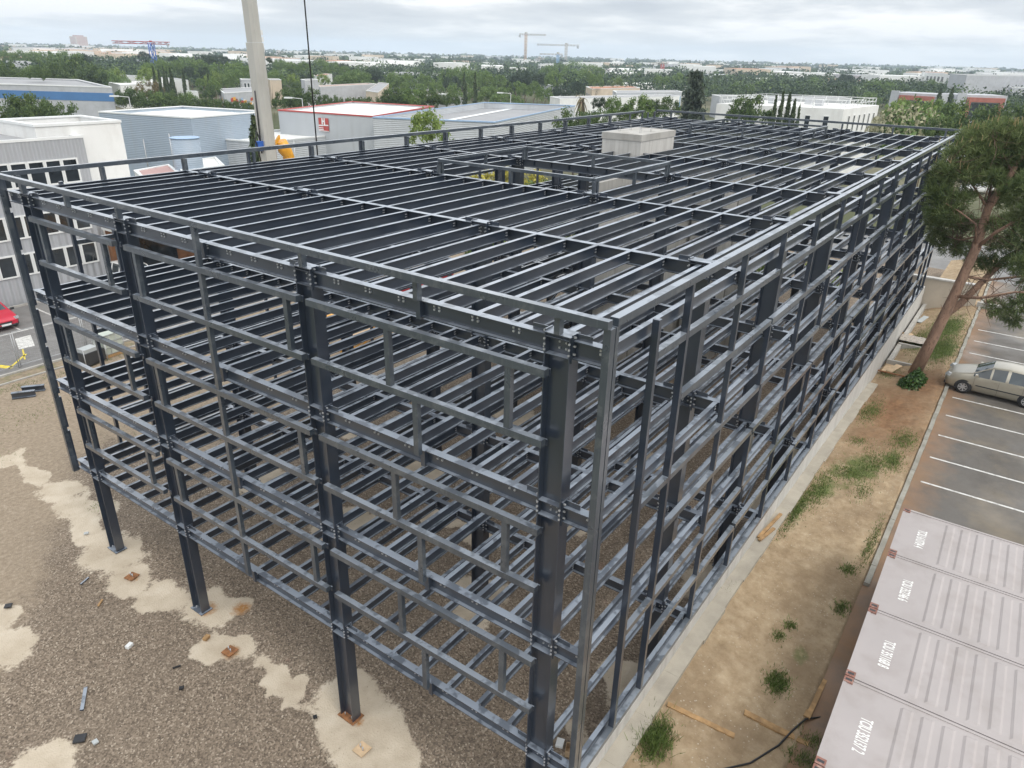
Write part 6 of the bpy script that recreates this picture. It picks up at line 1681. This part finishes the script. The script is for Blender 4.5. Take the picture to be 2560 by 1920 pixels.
# stored steel on the yard
for k, (x, y, a) in enumerate(((3.45, 32.6, .55), (4.05, 32.95, .62))):
    t = link('steel_offcut', MB().ibeam((-.5, 0, .3), (.5, 0, .3), .3, .22, .02, .03).mesh('steel_offcut', MT['steel'])); t.location = (x, y, 0.0); t.rotation_euler = (0, 0, -a)
    tag(t, ['left one of two dark steel beam offcuts lying on the dirt by the hanging post', 'right one of two dark steel beam offcuts lying on the dirt by the hanging post'][k], 'steel beam')
# rusty anchor plates with bolts
for k, (x, y, m, lab) in enumerate(((-.56, 4.8, 'wood', 'rusty anchor plate with two bolts nearest the corner column'), (-.56, 10.21, 'rust', 'bright rusty anchor plate with bolts on a pale concrete spot'), (-.51, 15.56, 'rust', 'rusty anchor plate with bolts farthest left on the gravel'))):
    t = thing('anchor_plate', lab, 'plate', (x, y, .03), .12 * k)
    MB().box(-.17, .17, -.17, .17, 0, .02).build('plate', MT['rust'] if m == 'rust' else MT['woodpale'], t)
    for s in (-.06, .06): MB().tube([(s * .3, s, .02), (s * .3, s, .14)], .02, 6).build('bolt', MT['zinc'], t)
# boards on the dirt strip
def board(label, u0, v0, u1, v1, z0, w, mat, dz=.0, th=.045):
    a, c = at(u0, v0, z0), at(u1, v1, z0)
    za, zc = (float(soilz(np.array([p[0]]), np.array([p[1]]))[0]) if p[1] < -1.4 else float(np.interp(p[0], WX, WZ)) + .08 for p in (a, c))
    a = at(u0, v0, za + dz); c = at(u1, v1, zc + dz); a[2] = za + dz; c[2] = zc + dz
    d_ = c - a; L = np.linalg.norm(d_); d_ /= L; s = np.cross(d_, [0, 0, 1]); s /= np.linalg.norm(s); u_ = np.cross(s, d_)
    b = MB(); b.obox((a + c) / 2 + u_ * (th / 2), d_ * L / 2, s * w / 2, u_ * th / 2)
    o = b.build('timber_board', MT[mat]); tag(o, label, 'board')
board('long board lying alone on the dirt in front of the weed tuft', 1668, 1762, 1835, 1842, 2.35, .13, 'wood')
board('longest board running toward the nearest container', 1860, 1782, 2030, 1868, 2.2, .15, 'wood')
board('short board under the longest board', 1898, 1806, 1985, 1845, 2.2, .14, 'wood', -.02)
board('upright looking board leaning by the container ends, left one', 2065, 1690, 2016, 1795, 2.1, .15, 'wood')
board('board right beside the container ends, right one', 2080, 1700, 2048, 1765, 2.08, .13, 'wood', -.01)
board('brown board lying on the footing strip beside the wall', 1896, 1345, 1952, 1286, 2.3, .10, 'wood', .03)
board('second brown board on the footing strip, outer one', 1898, 1352, 1935, 1322, 2.3, .10, 'wood', .03)
board('pale plywood strip leaning in the bed, left one', 2212, 930, 2232, 902, 1.5, .35, 'woodpale', .05)
board('pale plywood strip in the bed, right one', 2222, 930, 2248, 914, 1.5, .3, 'woodpale', .09)
board('dark brown plank edging the bed at the foot of the pine', 2193, 926, 2262, 942, 1.4, .12, 'rust', .08)
board('dark plank across the second bed', 2254, 832, 2298, 856, 1.3, .14, 'wood', .2)
board('bundle of pale slats in the second bed', 2258, 850, 2272, 834, 1.3, .5, 'woodpale', .1)
board('grey plank in the third bed behind the pine trunk', 2296, 806, 2316, 792, 1.3, .3, 'netting', .05)
hz = [at(u, v, z) for u, v, z in ((1730, 1912, 2.43), (1800, 1908, 2.40), (1880, 1888, 2.34), (1950, 1850, 2.26), (1985, 1815, 2.2), (2015, 1792, 2.15), (2060, 1780, 2.1))]
for p in hz: p[2] = float(soilz(np.array([p[0]]), np.array([p[1]]))[0]) + .025
o = MB().tube(hz, .022, 6).build('black_hose', MT['hose']); tag(o, 'black hose curving over the dirt toward the containers', 'hose')
# litter on the gravel
LIT = [('thin dark steel bar lying on the gravel near the bottom left', 215, 1720, 205, 1777, .09, 'steel'), ('short dark bar on the gravel between the left sandy spots', 202, 1462, 222, 1445, .05, 'steel'), ('small brown wedge of wood on the gravel, farthest left', 246, 1516, 256, 1500, .06, 'wood'),
       ('grey scrap sheet on the gravel near the bottom left corner', 185, 1850, 215, 1845, .25, 'hose'), ('pale flat scrap on the gravel beside the dark sheet', 232, 1860, 245, 1852, .14, 'netting'), ('dark square plate on the gravel in the middle', 448, 1722, 460, 1720, .1, 'hose'), ('dark square plate on the sandy spot by the corner column', 783, 1795, 793, 1792, .1, 'hose'), ('small grey offcut on the left sandy patch', 210, 1335, 222, 1333, .1, 'netting'), ('dark plate on the white powder spot at left edge', 12, 1517, 30, 1514, .18, 'hose'),
       ('tiny black scrap on the gravel below the rusty plates', 432, 1672, 452, 1665, .04, 'hose')]
for lab, u0, v0, u1, v1, w, m in LIT:
    a, c = at(u0, v0, .03), at(u1, v1, .03); d_ = c - a; L = np.linalg.norm(d_); d_ /= L; s = np.array([-d_[1], d_[0], 0])
    o = MB().obox((a + c) / 2 + np.array([0, 0, .02]), d_ * L / 2, s * w / 2, (0, 0, .02)).build('scrap_piece', MT[m]); tag(o, lab, 'scrap')
for lab, u, v, m in (('orange brown brick lying on the gravel near the rusty plate', 516, 1594, 'wood'), ('white pebble like lump on the gravel in the foreground', 323, 1614, 'trim')):
    a = at(u, v, .05); o = MB().obox(a, (.09, .03, 0), (-.02, .06, 0), (0, 0, .045)).build('brick', MT[m]); tag(o, lab, 'brick')
a = at(1424, 1875, .1); t = thing('cardboard_box', 'small open cardboard box on the gravel beside the corner column', 'box', (a[0], a[1], 0), .4)
b = MB()
for q in ((-.14, .14, -.10, -.09, 0, .2), (-.14, .14, .09, .10, 0, .2), (-.14, -.13, -.089, .089, 0, .2), (.13, .14, -.089, .089, 0, .2), (-.13, .13, -.089, .089, 0, .01)): b.box(*q)
b.build('sides', MT['woodpale'], t)
a = at(1400, 1856, .05); o = MB().obox((a[0], a[1], .03), (.12, .04, 0), (-.03, .09, 0), (0, 0, .03)).build('white_packet', MT['trim']); tag(o, 'white packet on the gravel beside the corner column', 'packet')
# things inside and beyond the frame
t = thing('red_lifting_machine', 'red wheeled lifting machine glimpsed between the roof joists', 'machine', (28.5, 28.6, 0), .25)
MB().box(-2.4, 2.4, -1.0, 1.0, .6, 1.5).build('chassis', MT['machred'], t); MB().box(-3.2, 3.0, -.25, .25, 1.75, 2.15).build('arm', MT['machred'], t); MB().box(-.8, .6, -.95, -.27, 1.503, 2.3).build('cab', MT['dark'], t)
for x in (-1.6, 1.6):
    for y in (-1, 1): w = MB(); w.tube([(x, y * .85, .6), (x, y * 1.15, .6)], .6, 14); w.build('wheel', MT['rubber'], t)
for k, (x, y, n, lab) in enumerate(((20.2, 28.6, 6, 'stack of orange timber boards beyond the left columns'), (18.6, 25.1, 5, 'second stack of orange timber boards nearer the camera'), (22.0, 23.6, 4, 'low pile of timber boards on the dirt beyond the left columns'))):
    t = thing('timber_stack', lab, 'timber stack', (x, y, 0), .2 + .3 * k)
    for j in range(n): MB().box(-1.9, 1.9, -.5 + .004 * j, .5 - .006 * j, .1 + j * .14, .1 + j * .14 + .12).build('board_layer', MT['yellow'] if j % 2 else MT['woodpale'], t)
    for x2 in (-1.4, 1.4): MB().box(x2 - .06, x2 + .06, -.5, .5, 0, .098).build('bearer', MT['wood'], t)
P = at(270, 858, 0.9)
t = thing('plastic_water_tank', 'pale green grey plastic tank in a cage beside the road kerb', 'tank', (8.9, 35.9 - 1.0, 0), .1)
MB().box(-.55, .55, -.5, .5, .15, 1.3).build('tank', simple('pale_green_plastic', (.46, .50, .44), .5, 0, .08), t)
b = MB()
for z in (.2, .55, .9, 1.28):
    for y in (-.53, .53): b.tube([(-.58, y, z), (.58, y, z)], .015, 5)
    for x in (-.58, .58): b.tube([(x, -.53, z), (x, .53, z)], .015, 5)
for x in (-.58, -.2, .2, .58):
    for y in (-.53, .53): b.tube([(x, y, .05), (x, y, 1.3)], .015, 5)
b.build('cage', MT['lamp'], t); MB().box(-.6, .6, -.55, .55, 0, .148).build('pallet', MT['wood'], t)
t = thing('generator_set', 'dark generator on the dirt beside the pale plastic tank', 'generator', (7.6, 34.3, 0), .2)
MB().box(-.6, .6, -.4, .4, .1, .75).build('housing', MT['dark'], t); MB().box(-.5, .3, -.3, .3, .752, .95).build('top_cover', MT['netting'], t)
b = MB()
for x in (-.65, .65):
    b.tube([(x, -.42, 0), (x, -.42, 1.05), (x, .42, 1.05), (x, .42, 0)], .025, 6)
b.build('roll_frame', MT['lamp'], t)
# site fence panels along the kerb
for k in range(10):
    x = -2 + k * 3.5
    t = thing('fence_panel', 'grey wire mesh site fence panel standing along the road kerb', 'fence panel', (x, 36.6, 0), 0, 'site fence panels along the road')
    b = MB()
    for (a, c) in (((0, 0, 0), (0, 0, 2)), ((3.4, 0, 0), (3.4, 0, 2)), ((0, 0, 2), (3.4, 0, 2)), ((0, 0, .15), (3.4, 0, .15))): b.tube([a, c], .02, 6)
    b.build('frame', MT['lamp'], t)
    b = MB()
    for j in range(9): b.tube([(0.02, 0, .3 + j * .2), (3.38, 0, .3 + j * .2)], .004, 3, cap=False)
    for j in range(16): b.tube([(.2 + j * .2, 0, .17), (.2 + j * .2, 0, 1.98)], .003, 3, cap=False)
    b.build('wire_mesh', MT['lamp'], t)

# ================================================================ far town, far wood, haze
r_ = np.random.default_rng(99)
def far_points(n, u0, u1, d0, d1):
    out = []
    while len(out) < n:
        u = u0 + (u1 - u0) * r_.random(); d = d0 * (d1 / d0) ** r_.random()
        dr = ray(u, 140); dr = dr[:2] / np.linalg.norm(dr[:2])
        out.append(CAM[:2] + dr * d)
    return np.array(out)
pts = far_points(4200, -250, 2850, 300, 3000)
PP, NN, SS, TT = [], [], [], []
for p in pts:
    d = np.linalg.norm(p - CAM[:2])
    w = (4.5 + 4 * r_.random()) * (1 + d / 1800); h = (5.5 + 3.5 * r_.random()) * (1 + d / 6000); t0 = np.clip(r_.normal(.32, .22), 0, 1)
    n = 150 if d < 600 else (80 if d < 1200 else 34)
    k = max(3, int(n / 14)); dd_ = r_.normal(size=(k, 3)); dd_ /= np.linalg.norm(dd_, axis=1, keepdims=True); dd_[:, 2] = np.abs(dd_[:, 2]) * .9 - .15
    cc_ = np.column_stack([p[0] + dd_[:, 0] * w * .62, p[1] + dd_[:, 1] * w * .62, h * .52 + dd_[:, 2] * h * .40])
    i_ = r_.integers(0, k, n); e_ = r_.normal(size=(n, 3)); e_ /= np.linalg.norm(e_, axis=1, keepdims=True)
    PP.append(cc_[i_] + e_ * w * .36 * np.array([1, 1, .8])); NN.append(e_); SS.append(np.full(n, max(.75, d * .0021) * (1.25 if d > 1200 else 1))); TT.append(np.clip(t0 + r_.normal(0, .1, n), 0, 1))
fw = leaf_mesh('far_wood', np.concatenate(PP), np.concatenate(SS)[:, None], MT['l_far'], np.concatenate(NN), 1.2, 8)
fw.attributes['tint'].data.foreach_set('value', np.concatenate(TT).astype(np.float32))
o = link('far_wood', fw); o['kind'] = 'stuff'
fc = [MB(), MB(), MB()]
for p, (lo) in [(q, 0) for q in far_points(420, -200, 2800, 520, 2900)]:
    d = np.linalg.norm(p - CAM[:2]); w, l, h = 8 + 22 * r_.random() ** 2 * (1 + d / 1500), 7 + 8 * r_.random(), 5 + 5 * r_.random() * (1 + d / 2500)
    k = 0 if r_.random() < .6 else (1 if r_.random() < .5 else 2); a = r_.random() * .5 + .3
    ca, sa = math.cos(a), math.sin(a)
    q = [(p[0] + ca * x - sa * y, p[1] + sa * x + ca * y) for x, y in ((-w, -l), (w, -l), (w, l), (-w, l))]
    fc[k].prism(q, 0, h, 0, 1 if k == 2 or r_.random() < .35 else 0)
for p in far_points(260, 60, 420, 700, 1500):
    w, l, h = 8 + 14 * r_.random(), 8, 5 + 6 * r_.random(); a = r_.random() * .5 + .3; ca, sa = math.cos(a), math.sin(a)
    q = [(p[0] + ca * x - sa * y, p[1] + sa * x + ca * y) for x, y in ((-w, -l), (w, -l), (w, l), (-w, l))]
    fc[0 if r_.random() < .5 else 2].prism(q, 0, h, 0, 1)
for b, m1, m2 in ((fc[0], 'white', 'roofwhite'), (fc[1], 'greyw', 'roofgrey'), (fc[2], 'beige', 'terra')):
    o = b.build('far_town', [MT[m1], MT[m2]]); o['kind'] = 'stuff'

hm = bpy.data.materials.new('haze'); hm.use_nodes = True
nt = hm.node_tree; nt.nodes.clear(); out = nt.nodes.new('ShaderNodeOutputMaterial')
pv = nt.nodes.new('ShaderNodeVolumePrincipled'); pv.inputs['Color'].default_value = (0.74, 0.86, 1.0, 1); pv.inputs['Density'].default_value = 0.00024; pv.inputs['Anisotropy'].default_value = 0.1
nt.links.new(pv.outputs[0], out.inputs['Volume'])
o = MB().box(-3900, 3900, -3900, 3900, -1.6, 75).build('haze', hm); o['kind'] = 'stuff'

# ================================================================ sky and sun
w = bpy.data.worlds.new('World'); sc.world = w; w.use_nodes = True
nt = w.node_tree; nt.nodes.clear()
out = nt.nodes.new('ShaderNodeOutputWorld'); bg = nt.nodes.new('ShaderNodeBackground')
SUN_EL, SUN_AZ = R(52), R(200)
sky = nt.nodes.new('ShaderNodeTexSky'); sky.sky_type = 'NISHITA'; sky.sun_disc = False; sky.sun_elevation = SUN_EL; sky.sun_rotation = SUN_AZ; sky.dust_density = 3.0
tc = nt.nodes.new('ShaderNodeTexCoord')
sp_ = nt.nodes.new('ShaderNodeSeparateXYZ'); nt.links.new(tc.outputs['Generated'], sp_.inputs[0])
zz = nt.nodes.new('ShaderNodeMath'); zz.operation = 'ADD'; zz.inputs[1].default_value = .12; nt.links.new(sp_.outputs[2], zz.inputs[0])
za = nt.nodes.new('ShaderNodeMath'); za.operation = 'MAXIMUM'; za.inputs[1].default_value = .05; nt.links.new(zz.outputs[0], za.inputs[0])
cx = nt.nodes.new('ShaderNodeMath'); cx.operation = 'DIVIDE'; nt.links.new(sp_.outputs[0], cx.inputs[0]); nt.links.new(za.outputs[0], cx.inputs[1])
cy = nt.nodes.new('ShaderNodeMath'); cy.operation = 'DIVIDE'; nt.links.new(sp_.outputs[1], cy.inputs[0]); nt.links.new(za.outputs[0], cy.inputs[1])
cb = nt.nodes.new('ShaderNodeCombineXYZ'); nt.links.new(cx.outputs[0], cb.inputs[0]); nt.links.new(cy.outputs[0], cb.inputs[1])
n1 = noise(nt, cb.outputs[0], .55, 7, .55)
n2 = noise(nt, cb.outputs[0], .22, 4, .5)
cl = mix(nt, .3, n1, n2)
K = 7.2
cc = ramp(nt, cl, [(0.41, (0.53 * K, 0.575 * K, 0.63 * K)), (0.49, (0.70 * K, 0.735 * K, 0.77 * K)), (0.56, (1.05 * K, 1.05 * K, 1.04 * K))])
veil = mix(nt, ramp(nt, sp_.outputs[2], [(0.0, .7), (.07, .0)]), cc, (0.80 * K, 0.835 * K, 0.865 * K))
lum = ramp(nt, sp_.outputs[2], [(0.05, 0.52), (.30, .82), (.8, 1.0)])   # overcast sky: brighter towards the zenith
lm = nt.nodes.new('ShaderNodeVectorMath'); lm.operation = 'SCALE'; lm.inputs['Scale'].default_value = 2.15
nt.links.new(mix(nt, 1.0, veil, lum, 'MULTIPLY'), lm.inputs[0])
fin = mix(nt, .94, sky.outputs[0], lm.outputs[0])
nt.links.new(fin, bg.inputs[0]); bg.inputs[1].default_value = 0.14
nt.links.new(bg.outputs[0], out.inputs[0])
sd = bpy.data.lights.new('sun', 'SUN'); sd.energy = 1.2; sd.angle = R(18); sd.color = (1.0, 0.96, 0.90)
so = bpy.data.objects.new('sun', sd); col.objects.link(so)
az = SUN_AZ
sv = Vector((math.sin(az) * math.cos(SUN_EL), math.cos(az) * math.cos(SUN_EL), math.sin(SUN_EL)))
so.rotation_euler = sv.to_track_quat('Z', 'Y').to_euler()
sc.view_settings.view_transform = 'Standard'; sc.view_settings.look = 'None'; sc.view_settings.exposure = 0.0; sc.view_settings.gamma = 1.0
sc.render.engine = 'CYCLES'
sc.cycles.max_bounces = 6; sc.cycles.volume_bounces = 2; sc.cycles.use_denoising = True
